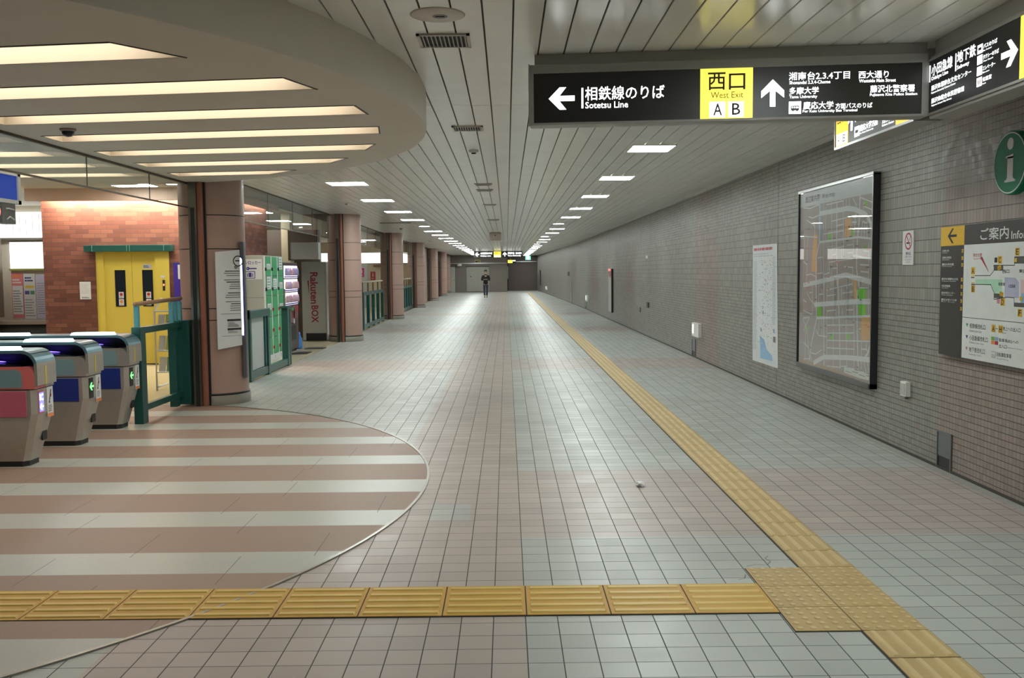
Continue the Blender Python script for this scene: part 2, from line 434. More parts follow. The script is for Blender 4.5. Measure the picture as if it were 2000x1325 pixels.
# ceiling of the gate side
b = MB()
b.box(-15, -4.3, -6, 12, 3.14, 3.2, M_inceil)
b.box(-15, -4.1, 12, 30, 3.14, 3.2, M_inceil); b.box(-15, -4.5, 30, 83, 3.14, 3.2, M_inceil)
struct(b, 'ceiling', 'plain lower ceiling on the ticket gate side')

# round soffit with slots: plate cut from the circle minus the slot rectangles
TILT = -.13
def nearY(k, x): return (4.87, 5.80, 6.74, 7.66, 8.62, 9.54, 10.47)[k]+TILT*(x+3.74)
SR = [(-1.909, -1.66), (-1.276, -1.156), (-1.017, -.98), (-.98, -1.022), (-1.144, -1.285), (-1.549, -1.791), (-2.282, -2.671)]
SW = .36
slots = []
for k in range(7):
    a, d = SR[k]
    slots.append([(-3.74, nearY(k, -3.74)), (a, nearY(k, a)), (d, nearY(k, d)+SW), (-3.74, nearY(k, -3.74)+SW)])
for k in range(2, 7):
    slots.append([(-7.6, nearY(k, -3.74)-.0), (-4.25, nearY(k, -3.74)), (-4.25, nearY(k, -3.74)+SW), (-7.6, nearY(k, -3.74)+SW)])
N = 150
vs2 = [Vector((CX+CR*math.cos(2*PI*i/N), CY+CR*math.sin(2*PI*i/N))) for i in range(N)]
ed = [(i, (i+1) % N) for i in range(N)]
for q in slots:
    n0 = len(vs2); vs2 += [Vector(p) for p in q]; ed += [(n0+i, n0+(i+1) % 4) for i in range(4)]
o = delaunay_2d_cdt(vs2, ed, [], 0, 1e-5)
def inq(p, q):
    s = None
    for i in range(4):
        a, c = Vector(q[i]), Vector(q[(i+1) % 4]); cr = (c-a).cross(p-a)
        if s is None: s = cr > 0
        elif (cr > 0) != s: return False
    return True
fs = []
for f in o[2]:
    cc = sum((o[0][i] for i in f), Vector((0, 0)))/len(f)
    if (cc-Vector((CX, CY))).length > CR*.9998: continue
    if any(inq(cc, q) for q in slots): continue
    fs.append(list(f)[::-1])
b = MB(); b.add([(v.x, v.y, ZS) for v in o[0]], fs, M_soffit)
prof = [(CR, ZS), (CR+.004, ZS+.01), (CR+.004, ZC+.1)]
bb = MB(); bb.lathe(CX, CY, prof, M_soffit, n=N)
b.add(bb.v, bb.f, M_soffit, True)
for q in slots:
    for i in range(4):
        a, c = q[i], q[(i+1) % 4]
        dx, dy = c[0]-a[0], c[1]-a[1]
        pass
struct(b, 'ceiling', 'round lowered ceiling disc over the ticket gates')
# recessed light slots
SL = ['nearest the viewer', 'second from the viewer', 'third from the viewer', 'middle one', 'third from the far end', 'second from the far end', 'shortest, at the far end']
for k, q in enumerate(slots):
    cxq = sum(p[0] for p in q)/4; cyq = sum(p[1] for p in q)/4
    lab = ('warm slot light in the round soffit, ' + SL[k]) if k < 7 else 'warm slot light behind the glass, row %s' % SL[k-5]
    t = thing('slot_light', lab, 'ceiling light', (cxq, cyq, ZS), 'warm slot lights in the round soffit')
    r = MB(); top = ZS+.17
    for i in range(4):
        a, c = q[i], q[(i+1) % 4]
        r.quad((a[0], a[1], ZS+.002), (c[0], c[1], ZS+.002), (c[0], c[1], top), (a[0], a[1], top), M_slotwall)
    r.poly([(p[0], p[1], top) for p in q], M_slotwall); r.build('reflector', t)
    d = MB(); e = .07
    ya = (q[0][1], q[1][1]); yb = (q[3][1], q[2][1])
    d.prism([(q[0][0]+.08, ya[0]+e, top-.035), (q[1][0]-.12, ya[1]+e, top-.035), (q[2][0]-.12, yb[1]-e, top-.035), (q[3][0]+.08, yb[0]-e, top-.035)], (0, 0, .03), M_slotlamp)
    d.build('diffuser', t)
    if k < 7:
        m = MB(); a, c = q[0], q[1]
        m.prism([(a[0], a[1]-.012, ZS-.004), (c[0], c[1]-.012, ZS-.004), (c[0], c[1], ZS-.004), (a[0], a[1], ZS-.004)], (0, 0, .006), std('slot_edge', (.06, .045, .035), .5))
        a, c = q[1], q[2]
        m.prism([(a[0], a[1], ZS-.004), (a[0]+.012, a[1], ZS-.004), (c[0]+.012, c[1], ZS-.004), (c[0], c[1], ZS-.004)], (0, 0, .006), std('slot_edge', (.06, .045, .035), .5))
        m.build('edge_trim', t)

# ------------------------------------------------------------------ corridor lamps
def lamp_proto(rx, ry):
    t = thing('ceiling_light', '', 'ceiling light', (0, 0, 0), 'square ceiling lights along the concourse')
    f = MB()
    for x0, x1, y0, y1 in ((-rx-.015, rx+.015, -ry-.015, -ry), (-rx-.015, rx+.015, ry, ry+.015), (-rx-.015, -rx, -ry, ry), (rx, rx+.015, -ry, ry)):
        f.box(x0, x1, y0, y1, -.012, .004, M_white)
    f.build('frame', t)
    d = MB(); d.box(-rx, rx, -ry, ry, -.007, .002, M_lamp); d.build('diffuser', t); return t
def round_proto():
    t = thing('ceiling_light', '', 'ceiling light', (0, 0, 0), 'small round ceiling lights along the concourse')
    f = MB(); f.lathe(0, 0, [(.20, .002), (.20, -.012), (.165, -.012), (.165, .002)], M_white, n=28); f.build('frame', t)
    d = MB(); d.disc((0, 0, -.008), .165, ((1, 0, 0), (0, -1, 0)), M_lamp, 28); d.build('diffuser', t); return t
ORD = ['first', 'second', 'third', 'fourth', 'fifth', 'sixth', 'seventh', 'eighth', 'ninth', 'tenth', 'eleventh', 'twelfth', 'thirteenth', 'fourteenth', 'fifteenth', 'sixteenth', 'seventeenth', 'eighteenth', 'nineteenth', 'twentieth', 'twenty-first', 'twenty-second']
protoR = lamp_proto(.235, .27); protoL = lamp_proto(.29, .27); protoS = round_proto()
used = set()
def put(proto, loc, label, group):
    if proto.name not in used:
        used.add(proto.name); proto.location = loc; proto['label'] = label; proto['group'] = group; return proto
    return dup(proto, loc, label, group)
RY = [10.8, 14.15, 17.55, 20.9, 24.2, 27.5, 30.7, 33.95, 37.3, 40.65, 44.0, 46.9, 50.3, 53.4, 56.7, 60, 63.3, 66.6, 69.9, 73.2, 76.5, 79.8]
LY = [14.69, 18.10, 21.5, 24.8, 28.3, 31.66, 35.0, 38.3, 41.7, 45.1, 48.45, 51.7, 54.9, 58.2, 61.5, 64.8, 68.1, 71.4, 74.7]
for i, y in enumerate(RY):
    small = i in (5, 8, 11)
    put(protoS if small else protoR, (1.66 if not small else 1.53, y, ZC), '%s %s light in the right-hand ceiling row, counted from the big hanging sign' % (ORD[i], 'small round' if small else 'square white'), 'lights in the right-hand ceiling row')
for i, y in enumerate(LY):
    small = i in (4,)
    put(protoS if small else protoL, (-2.46, y, ZC), '%s %s light in the left-hand ceiling row, counted from the round soffit' % (ORD[i], 'small round' if small else 'square white'), 'lights in the left-hand ceiling row')
for i, y in enumerate((7.45, 4.1, .75)):
    dup(protoR, (1.66, y, ZC), ['square white light in the ceiling just behind the big hanging sign', 'square white ceiling light overhead on the near side of the hanging sign', 'square white ceiling light above the viewer on the right', 'square white ceiling light behind the viewer on the right'][i], 'lights in the right-hand ceiling row')

# ------------------------------------------------------------------ lamps of the gate side
pi_ = thing('ceiling_light', '', 'ceiling light', (0, 0, 0), 'ceiling lights on the ticket gate side')
f = MB(); f.box(-.36, .36, -.36, .36, -.012, .004, M_white); f.build('frame', pi_)
d = MB(); d.box(-.33, .33, -.33, .33, -.018, -.012, M_inlamp); d.build('diffuser', pi_)
IL = [(-6.25, 15.75, 'square white ceiling light in front of the brown brick wall'), (-9.3, 15.75, 'square white ceiling light left of the elevator, near the ticket office'), (-6.3, 13.2, 'square white ceiling light between gates and elevator'), (-9.4, 13.0, 'square white ceiling light deep on the gate side'),
      (-6.1, 23.0, 'square ceiling light behind the parcel lockers'), (-6.3, 28.5, 'square ceiling light behind the second pillar'), (-6.3, 35, 'square ceiling light seen between second and third pillar'), (-6.3, 42.8, 'square ceiling light before the cream wall behind the pillars'), (-6.3, 51, 'square ceiling light far behind the third pillar'), (-11, 19.0, 'square white ceiling light above the ticket office counter')]
for i, (x, y, l) in enumerate(IL): put(pi_, (x, y, 3.14), l, 'ceiling lights on the ticket gate side')
t = thing('downlight', 'small round downlight in the ceiling just left of the first pillar', 'ceiling light', (-5.55, 15.75, 3.14))
f = MB(); f.lathe(-5.55, 15.75, [(.12, 3.14), (.12, 3.128), (.1, 3.128)], M_white, n=24); f.build('rim', t)
d = MB(); d.disc((-5.55, 15.75, 3.13), .1, ((1, 0, 0), (0, -1, 0)), M_inlamp, 24); d.build('diffuser', t)

# ------------------------------------------------------------------ glass transoms (hung between ceiling and head rail)
def transom(label, pts, z0, z1, rail):
    """pts: list of (x,y) along the run"""
    c0 = pts[0]; t = thing('glass_transom', label, 'glass panel', ((c0[0]+pts[-1][0])/2, (c0[1]+pts[-1][1])/2, z0))
    for a, c in zip(pts, pts[1:]):
        g = MB(); dx, dy = c[0]-a[0], c[1]-a[1]; L = math.hypot(dx, dy); ux, uy = dx/L*.004, dy/L*.004
        g.quad((a[0]+ux, a[1]+uy, z0+.012), (c[0]-ux, c[1]-uy, z0+.012), (c[0]-ux, c[1]-uy, z1-.01), (a[0]+ux, a[1]+uy, z1-.01), M_glass); g.build('pane', t)
        j = MB(); j.box(c[0]-.004, c[0]+.004, c[1]-.004, c[1]+.004, z0+.012, z1-.01, std('glass_joint', (.09, .09, .08), .4)); j.build('joint', t)
    r = MB()
    for a, c in ((pts[0], pts[-1]),):
        for za, zb, hw in ((z0, z0+.016, .008), (z1-.022, z1, .014)):
            r.prism([(a[0]-hw, a[1], za), (a[0]+hw, a[1], za), (c[0]+hw, c[1], za), (c[0]-hw, c[1], za)], (0, 0, zb-za), rail)
    r.build('rail', t); return t
M_brail = std('bronze_rail', (.10, .085, .065), .4, .6)
transom('clear glass band hung under the round soffit above the gates', [(-3.9, 11.6-.02), (-3.9, 10.35), (-3.9, 8.82), (-3.9, 7.29), (-3.9, 5.76), (-3.9, 4.23), (-3.9, 2.7)], 2.44, ZS, M_brail)
for k in range(3):
    y0, y1 = PY[k]+.42, PY[k+1]-.42; n = 5
    pts = [(ceil_left(y0+(y1-y0)*i/n)+.0, y0+(y1-y0)*i/n) for i in range(n+1)]
    transom(['clear glass band above the lockers, between first and second pillar', 'clear glass band between second and third pillar', 'clear glass band between third and fourth pillar'][k], pts, 2.45, ZC, M_brail)
# bulkhead closing the far bays
M_bulk = std('bulkhead_panel', (.36, .27, .22), .4)
b = MB()
for k in range(3, 6):
    y0, y1 = PY[k]+.40, PY[k+1]-.40
    b.prism([(pilx(y0)-.25, y0, 0), (pilx(y0)-.20, y0, 0), (pilx(y1)-.20, y1, 0), (pilx(y1)-.25, y1, 0)], (0, 0, ZC), M_bulk)
struct(b, 'wall_left', 'closed pinkish shutters between the far pillars')

# ------------------------------------------------------------------ end of the concourse
M_end = std('end_wall_tiles', (.20, .175, .155), .6, var=.1)
M_shut = std('dark_shutter', (.15, .115, .105), .55)
b = MB(); b.box(-15, .05, 77, 77.25, 0, 3.2, M_end); struct(b, 'wall_far', 'brownish end wall with pale doors')
b = MB(); b.box(-.15, .05, 77.25, 83, 0, 3.2, M_end); struct(b, 'wall_far')
b = MB(); b.box(-.3, 4, 83, 83.3, 0, 3.2, M_end); struct(b, 'wall_far')
b = MB(); b.box(-4.9, .05, 76.93, 76.99, 2.33, 2.40, M_alu); struct(b, 'trim_4', 'bright metal line across the end wall')
b = MB(); b.box(.05, 2.9, 81.9, 82.1, 2.55, 3.02, M_shut); b.box(.05, 2.9, 81.86, 81.9, 2.5, 2.56, M_alu); struct(b, 'trim_5', 'header box above the dark shutter')
t = thing('roller_shutter', 'dark brown closed roller shutter at the far end on the right', 'shutter', (1.4, 82.0, 0))
s = MB()
for i in range(25): s.box(.1, 2.78, 82.0, 82.03, i*.1, i*.1+.094, M_shut)
s.build('curtain', t)
for x, h in ((.06, 2.1), (2.72, 2.1)):
    g = MB(); g.box(x, x+.09, 81.85, 82.0, 0, 2.5, M_dark); g.box(x+.02, x+.07, 81.83, 81.85, 1.05, 2.1, M_alu); g.build('guide_rail', t)
t = thing('door', 'narrow pale grey door at the left of the end wall', 'door', (-4.45, 76.95, 0))
M_door = std('pale_door_paint', (.50, .50, .45), .5, var=.04)
d = MB(); d.box(-4.70, -4.24, 76.93, 76.99, 0.02, 2.07, M_door); d.build('leaf', t)
d = MB(); d.box(-4.30, -4.27, 76.89, 76.93, .95, 1.05, M_dark); d.build('handle', t)
t = thing('shutter_door', 'wide beige steel door behind the walking person', 'door', (-2.38, 76.95, 0))
M_door2 = std('beige_door_paint', (.32, .31, .26), .5, var=.05)
for x0, x1 in ((-3.29, -2.36), (-2.35, -1.45)):
    d = MB(); d.box(x0, x1, 76.92, 76.99, .06, 2.07, M_door2); d.build('leaf', t)
d = MB(); d.box(-3.36, -1.42, 76.90, 76.99, 2.07, 2.13, M_dark); d.build('lintel', t)
d = MB(); d.box(-3.0, -2.9, 76.90, 76.92, 1.25, 1.32, M_dark); d.build('lock_plate', t)
t = thing('notice_sign', 'small yellow notice sign on the end wall above the beige door', 'sign', (-2.4, 76.95, 2.4))
d = MB(); d.box(-2.62, -2.13, 76.94, 76.99, 2.33, 2.66, std('dull_yellow_sign', (.40, .36, .14), .5)); d.build('panel', t)
d = MB(); prect(d, (-2.56, 76.93, 2.45), '-Y', .2, .1, M_ink); lines(d, (-2.34, 76.93, 2.40), '-Y', .18, .2, 3, M_ink); d.build('lettering', t)
b = MB(); b.lathe(-3.88, 76.8, [(.0, 2.12), (.16, 2.13), (.22, 2.2), (.2, 2.3), (.1, 2.36), (0, 2.36)], M_white, n=20)
single(b, 'wall_lamp', 'small white rounded lamp on the end wall above the doors', 'lamp', (-3.88, 76.98, 2.24))
# ================================================================== PILLARS
def pillar_proto():
    t = thing('pillar', '', 'pillar', (0, 0, 0), 'round pink pillars along the left side')
    r = .40; s = MB(); js = [1.06, 1.205, 1.94, 2.355]; n = 56; zz = [.13]+js+[ZC+.006]
    for a, c in zip(zz, zz[1:]): s.lathe(0, 0, [(r, a+.006), (r, c-.006)], M_pillar, n=n)
    s.build('shaft', t)
    g = MB()
    for j in js: g.lathe(0, 0, [(r-.008, j-.007), (r-.008, j+.007)], M_dark, n=n)
    g.lathe(0, 0, [(r-.004, .118), (r+.006, .120), (r+.006, .145), (r-.004, .147)], M_dark, n=n)
    g.build('joint_bands', t)
    p = MB(); p.lathe(0, 0, [(r+.018, 0), (r+.018, .118), (r-.01, .119)], M_plinth, n=n); p.build('plinth', t)
    q = MB(); q.box(-.135, -.035, -.475, -.37, 0, ZC, M_rail); q.box(-.109, -.062, -.478, -.474, 0, 2.44, M_dark); q.build('guide_rail', t)
    q = MB(); q.lathe(0, -.445, [(.038, 0), (.038, ZC)], M_pipe, n=20); q.box(.03, .055, -.43, -.38, 0, ZC, M_dark); q.build('pipe', t)  # dark strip stands in for the shade in the gap beside the pipe
    return t
pp = pillar_proto()
PL = ['large round pink pillar beside the ticket gates, nearest the viewer', 'second pink pillar from the viewer, beside the tall parcel locker', 'third pink pillar from the viewer, behind the first free-standing green fence', 'fourth pink pillar from the viewer, past the last green fence', 'fifth pink pillar along the left side, among the closed bays', 'sixth pink pillar, last but one before the end wall', 'farthest pink pillar, beside the narrow pale door']
for k, y in enumerate(PY):
    if k == 0: pp.location = (pilx(y), y, 0); pp['label'] = PL[0]
    else: dup(pp, (pilx(y)-(.22 if k == 6 else 0), y, 0), PL[k])
pp.location = (pilx(PY[0]), PY[0], 0)

# rule board fixed to the right of the first pillar, with a lit display seen edge-on
PX0 = pilx(PY[0])
t = thing('rule_board', 'white board of station rules on the right side of the first pillar', 'sign', (-3.53, 11.58, 1.35))
b = MB(); A = Vector((-3.56, 11.50, 0)); Bv = Vector((-3.325, 11.72, 0)); Ud = (Bv-A).normalized(); Nn = Vector((Ud.y, -Ud.x, 0)); wdt = (Bv-A).length
b.prism([tuple(A+Vector((0, 0, .70))), tuple(Bv+Vector((0, 0, .74))), tuple(Bv+Vector((0, 0, 1.93))), tuple(A+Vector((0, 0, 1.90)))], tuple(-Nn*.012), M_paper); b.build('panel', t)
l = MB(); Vz = Vector((0, 0, 1)); O = A+Nn*.003
def rq(x0, z0, x1, z1, mat): l.quad(tuple(O+Ud*x0*wdt+Vz*z0), tuple(O+Ud*x1*wdt+Vz*z0), tuple(O+Ud*x1*wdt+Vz*z1), tuple(O+Ud*x0*wdt+Vz*z1), mat)
l.ring(tuple(O+Ud*wdt*.92+Vz*1.79), .055, .068, (Ud, Vz), M_ink)
rq(.8, 1.785, .98, 1.80, M_ink)
rnd = random.Random(4)
for i in range(19):
    z = 1.66-i*.027; x0 = rnd.uniform(.3, .6)
    if i in (3, 9, 13): continue
    rq(x0, z, .97, z+.010, M_greyink if i % 5 else M_ink)
rq(.15, 1.135, .97, 1.139, M_ink); rq(.15, .86, .97, .863, M_ink)
rq(.4, 1.045, .97, 1.07, M_ink); rq(.4, .935, .97, .958, M_ink)
for i in range(9): rq(.42, 1.028-i*.011 if i < 6 else .925-(i-6)*.013, .42+rnd.uniform(.2, .5), 1.033-i*.011 if i < 6 else .930-(i-6)*.013, M_greyink)
text(l, '駅', O+Ud*wdt*.75+Vz*1.69, None, .06, .04, M_ink, U=Ud, V=Vz)
l.build('lettering', t)
t = thing('display_panel', 'slim upright display seen edge-on beside the rule board, its side glowing white', 'display', (-3.31, 11.83, 1.3))
b = MB(); b.box(-3.335, -3.29, 11.77, 11.85, .32, 2.03, std('dark_bluegrey_metal', (.10, .11, .13), .4), .004); b.build('housing', t)
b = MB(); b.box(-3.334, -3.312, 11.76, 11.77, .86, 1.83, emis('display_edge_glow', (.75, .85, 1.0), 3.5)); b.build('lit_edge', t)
b = MB(); b.box(-3.311, -3.30, 11.762, 11.77, .86, 1.85, std('display_blue_edge', (.06, .07, .42), .4)); b.build('blue_edge', t)

# ================================================================== TICKET GATES
M_gblue = std('royal_blue_plate', (.012, .03, .20), .35); M_gpink = std('rose_pink_plate', (.50, .12, .18), .35); M_gcoral = std('coral_pink_cover', (.64, .16, .15), .35)
M_gglass = std('blue_grey_smoked_plate', (.20, .32, .36), .2, .1)
M_gcan = std('blue_grey_canopy', (.16, .28, .34), .28, .5)
M_gbar = emis('gate_light_bar', (.55, .95, 1.0), 5.0)
M_gread = emis('reader_blue_glow', (.14, .08, 1.0), 5.0); M_garrow = emis('green_arrow_glow', (.05, 1.0, .12), 2.2)
M_gscreen = emis('ic_screen_blue', (.03, .06, .9), 1.1); M_gscreenw = emis('ic_screen_white', (.8, .93, 1.0), 1.6)
M_yelstrip = std('yellow_edge_strip', (.60, .50, .12), .35)
M_orange = std('orange_print', (.75, .25, .08), .5)
M_deck = std('gate_deck_black', (.015, .02, .028), .18)
GL = 1.72
def loft(b, rings, mat, caps=True):
    n = len(rings[0]); vs = [p for r in rings for p in r]; fs = []
    for k in range(len(rings)-1):
        for i in range(n):
            j = (i+1) % n; fs.append((k*n+i, k*n+j, (k+1)*n+j, (k+1)*n+i))
    if caps: fs += [tuple(range(n))[::-1], tuple(range((len(rings)-1)*n, len(rings)*n))]
    b.add(vs, fs, mat)
def oct_ring(x0, x1, hy, z, c=.04): return [(x0+c, -hy, z), (x1-c, -hy, z), (x1, -hy+c, z), (x1, hy-c, z), (x1-c, hy, z), (x0+c, hy, z), (x0, hy-c, z), (x0, -hy+c, z)]
def gate(label, y, pink, xe=-3.985, arrow_sign=True):
    t = thing('ticket_gate', label, 'ticket gate', (0, 0, 0), 'ticket gates in a row')
    hb, hu = .125, .165
    b = MB(); loft(b, [oct_ring(-GL+.12, -.115, hb-.005, 0), oct_ring(-GL+.12, -.115, hb-.005, .05)], M_dark); b.build('plinth', t)
    b = MB(); loft(b, [oct_ring(-GL+.11, -.105, hb, .05), oct_ring(-GL+.02, -.015, hu, .40), oct_ring(-GL, 0, hu, .46), oct_ring(-GL, 0, hu, .665)], M_steel); body = b.build('body', t)
    b = MB(); b.box(-.012+.002, .001, .02, .10, .205, .285, M_dark); o = b.build('coin_slot', body); o.rotation_euler = (0, 0, 0)
    o.location = (-.045, 0, .0)
    sp = M_gpink if pink else M_gblue
    for sgn in (-1, 1):
        for i, (xa, xb) in enumerate(((-.42, -.075), (-.80, -.43), (-1.2, -.81), (-1.62, -1.21))):
            b = MB(); b.box(xa, xb, sgn*hu-.006, sgn*hu+.006, .435, .655, sp if i in (0, 3) else M_steel, .003); b.build('side_panel', t)
        b = MB(); b.box(-GL+.04, -.04, sgn*hu-.002, sgn*hu+.002, .664, .672, M_dark); b.build('seam', t)
    # upper cover with rounded end
    top = .862; prof = []
    for i in range(9):
        a = PI/2*i/8; prof.append((-.07+.07*math.sin(a), top-.07+.07*math.cos(a)))
    cm = M_gcoral if pink else M_steel
    b = MB(); ring = [(-GL, .672), (-GL, top)]+[(x, z) for x, z in prof]+[(0, .672)]
    b.prism([(x, -hu, z) for x, z in ring], (0, .19, 0), cm); b.prism([(x, -hu+.19, z) for x, z in ring], (0, 2*hu-.19, 0), M_steel); b.build('upper_cover', t)
    for sgn in (-1, 1):
        b = MB(); gp = [(-1.6, .685), (-1.6, .838)]
        for i in range(7):
            a = PI/2*i/6; gp.append((-.155+.05*math.sin(a), .788+.05*math.cos(a)))
        gp.append((-.105, .685))
        pts = [(x, sgn*(hu+.004), z) for x, z in gp]; b.prism(pts, (0, -sgn*.006, 0), M_gglass); b.build('side_window', t)
    # dark deck with card reader
    b = MB(); b.prism([(-.10, -hu+.02, top), (-.22, -hu+.02, top+.02), (-.62, -hu+.02, top+.055), (-GL+.05, -hu+.02, top+.055), (-GL+.05, -hu+.02, top)], (0, 2*hu-.04, 0), M_deck)
    b.box(-GL+.1, -.03, .0, .135, top, .975, M_dark); b.box(-GL+.1, -.02, -.16, .16, .9745, .9755, M_dark); dk = b.build('deck', t)  # added black core and liner paint in the shade under the canopy
    b = MB(); n = 24; b.poly([(-.37+.10*math.cos(2*PI*i/n), -.095+.045*math.sin(2*PI*i/n), top+.040+.079*math.cos(2*PI*i/n)*-.09+.004) for i in range(n)], M_gread); b.build('card_reader', t)
    # canopy band: runs along the top and bends down at the end
    path = [(-GL, .975), (-.11, .975)]; R = .11
    for i in range(1, 9):
        a = PI/2*i/8; path.append((-.11+R*math.sin(a), .975-R+R*math.cos(a)))
    path.append((0, .70)); th = .026
    outer = []
    for i, (x, z) in enumerate(path):
        a = path[max(i-1, 0)]; c = path[min(i+1, len(path)-1)]; dx, dz = c[0]-a[0], c[1]-a[1]; L = math.hypot(dx, dz); outer.append((x-dz/L*th, z+dx/L*th))
    b = MB()
    for i in range(len(path)-1):
        q = [path[i], path[i+1], outer[i+1], outer[i]]
        b.prism([(x, -hu+.0, z) for x, z in q], (0, 2*hu, 0), M_gcan if i < 8 else M_steel)
    can = b.build('canopy', t)
    b = MB(); b.box(.024, .030, -.035, -.010, .70, .86, M_yelstrip); b.build('edge_strip', can)
    for xa, xb in ((-.60, -.17), (-1.5, -1.07)):
        b = MB(); b.frustum(xa, xb, -.13, .0, 1.0, 1.026, .012, M_gbar); b.build('light_bar', t)
    # end face: direction display and notice
    b = MB(); b.box(0, .005, -.118, -.028, .455, .650, M_dark if not pink else M_gcoral, .002); dp = b.build('display', t)
    b = MB(); Oe = (.007, -.112, .47)
    if pink:
        prect(b, Oe, '+X', .078, .165, M_gscreen); text(b, 'IC', (.0085, -.105, .565), '+X', .062, .058, M_gscreenw, .03)
        arrow(b, (.0085, -.105, .485), '+X', .062, .055, M_gscreenw, 'L')
        b.build('ic_display', dp)
    else:
        arrow(b, (.0085, -.116, .53), '+X', .085, .075, M_garrow, 'L'); b.build('arrow_light', dp)
    b = MB(); b.box(0, .004, .03, .135, .405, .665, M_paper)
    prect(b, (.0055, .03, .405), '+X', .105, .03, M_orange); lines(b, (.0055, .045, .45), '+X', .075, .06, 4, M_greyink)
    b.poly([(.0055, .062, .55), (.0055, .074, .545), (.0055, .104, .635), (.0055, .092, .645)], M_ink); b.disc((.0055, .064, .535), .012, AX['+X'], M_navy); b.poly([(.0055, .078, .58), (.0055, .1, .575), (.0055, .105, .6), (.0055, .085, .61)], M_red)
    b.build('notice', t)
    t.location = (xe, y, 0); return t
gate('pink-panelled ticket gate with blue IC display, nearest the viewer', 8.02, True)
gate('blue-panelled ticket gate with green arrow, middle of the three', 8.985, False)
gate('blue-panelled ticket gate with green arrow, beside the green fence', 9.945, False)

# ================================================================== FENCES
def hpost(b, x, y, z0, z1, w=.10, d=.10, mat=None): b.box(x-w/2, x+w/2, y-d/2, y+d/2, z0, z1, mat or M_green, .006)
t = thing('fence', 'dark green steel fence with wooden handrail between last gate and first pillar', 'fence', (-4.02, 10.8, 0))
b = MB(); hpost(b, -4.02, 10.20, 0, 1.06, .10, .15); b.build('post', t)
b = MB(); hpost(b, -4.04, 11.30, .03, 1.07, .09, .10); b.build('post', t)
b = MB(); hpost(b, -3.98, 11.52, .03, 1.07, .16, .12); b.build('post', t)
b = MB(); b.box(-4.06, -3.98, 10.2, 11.5, .985, 1.055, M_green, .005); b.build('top_rail', t)
b = MB(); b.box(-4.05, -3.99, 10.2, 11.5, .13, .20, M_green, .005); b.build('bottom_rail', t)
h = MB(); h.tube([(-4.02, 10.13, 1.31), (-4.02, 11.55, 1.335)], .024, M_tan); h.build('handrail', t)
for y in (10.17, 11.22, 11.34, 11.5):
    h = MB(); h.box(-4.045, -3.995, y-.025, y+.025, 1.05, 1.30, M_teal, .004); h.build('handrail_bracket', t)
M_frost = std('frosted_panel', (.42, .45, .43), .5, var=.05, scale=3)
t = thing('fence', 'green steel fence with a frosted panel in front of the coin lockers', 'fence', (-3.9, 15.3, 0))
def seg(name, x0, x1, y0, y1, z0, z1, mat=M_green):
    b = MB(); b.box(x0, x1, y0, y1, z0, z1, mat, .006); b.build(name, t)
seg('post', -3.93, -3.85, 14.0, 14.10, 0, 1.09); seg('post', -3.95, -3.85, 15.06, 15.18, 0, 1.06); seg('post', -3.98, -3.87, 16.50, 16.64, 0, 1.02); seg('post', -3.96, -3.88, 16.72, 16.80, 0, 1.0)
seg('top_beam', -3.97, -3.84, 14.0, 15.18, .955, 1.075); seg('bottom_rail', -3.94, -3.86, 14.1, 15.06, .03, .15); seg('bottom_rail', -3.96, -3.88, 15.18, 16.5, .02, .13)
seg('frosted_panel', -3.915, -3.895, 14.1, 14.98, .15, .955, M_frost); seg('upright', -3.93, -3.87, 14.95, 15.06, .15, .955)
seg('cap', -3.99, -3.85, 16.44, 16.7, 1.02, 1.06); seg('stay', -3.95, -3.92, 16.55, 16.60, 1.06, 1.36, std('grey_steel', (.14, .15, .16), .4))
def lowfence(label, ya, yb, fx):
    tt = thing('fence', label, 'fence', ((fx(ya)+fx(yb))/2, (ya+yb)/2, 0), 'low green fences between the pillars')
    n = 4
    for i in range(n+1):
        y = ya+(yb-ya)*i/n; b = MB(); hpost(b, fx(y), y, 0, 1.08, .09, .16); b.build('post', tt)
        h = MB(); h.box(fx(y)-.02, fx(y)+.02, y-.03, y+.03, 1.08, 1.36, std('bracket_brown', (.16, .11, .06), .4)); h.build('handrail_bracket', tt)
    for z0, z1, nm in ((.98, 1.08, 'top_rail'), (.04, .15, 'bottom_rail')):
        b = MB(); b.prism([(fx(ya)-.04, ya, z0), (fx(ya)+.04, ya, z0), (fx(yb)+.04, yb, z0), (fx(yb)-.04, yb, z0)], (0, 0, z1-z0), M_green); b.build(nm, tt)
    h = MB(); h.tube([(fx(ya), ya, 1.37), (fx(yb), yb, 1.37)], .026, std('handrail_beige', (.55, .47, .33), .4)); h.build('handrail', tt)
lowfence('green fence of upright bars with handrail, between second and third pillar', 26.9, 31.7, lambda y: pilx(y)-.18)
lowfence('green fence of upright bars with handrail, between third and fourth pillar', 38.6, 42.9, lambda y: pilx(y)-.18)

# ================================================================== BRICK BLOCK WITH ELEVATOR
BY = 16.95
b = MB()
b.box(-8.34, -7.41, BY, BY+.25, 0, 3.14, M_brick); b.box(-6.08, -4.98, BY, BY+.25, 0, 3.14, M_brick); b.box(-7.41, -6.08, BY, BY+.25, 2.1, 3.14, M_brick)
b.box(-5.23, -4.98, BY+.25, 19.6, 0, 3.14, M_brick); b.box(-8.34, -8.09, BY+.25, 19.6, 0, 3.14, M_brick)
struct(b, 'wall_left', 'brown brick wall around the yellow elevator')
M_band = std('pink_brown_bulkhead', (.60, .44, .35), .5)
b = MB(); b.box(-8.36, -4.72, 16.42, 16.55, 2.93, 3.14, M_band); b.box(-4.86, -4.72, 16.55, 19.6, 2.93, 3.14, M_band); struct(b, 'trim_6', 'pinkish bulkhead hiding the lamp above the brick wall')
t = thing('cove_light', 'hidden strip light washing the top of the brick wall', 'light', (-6.6, 16.72, 3.1))
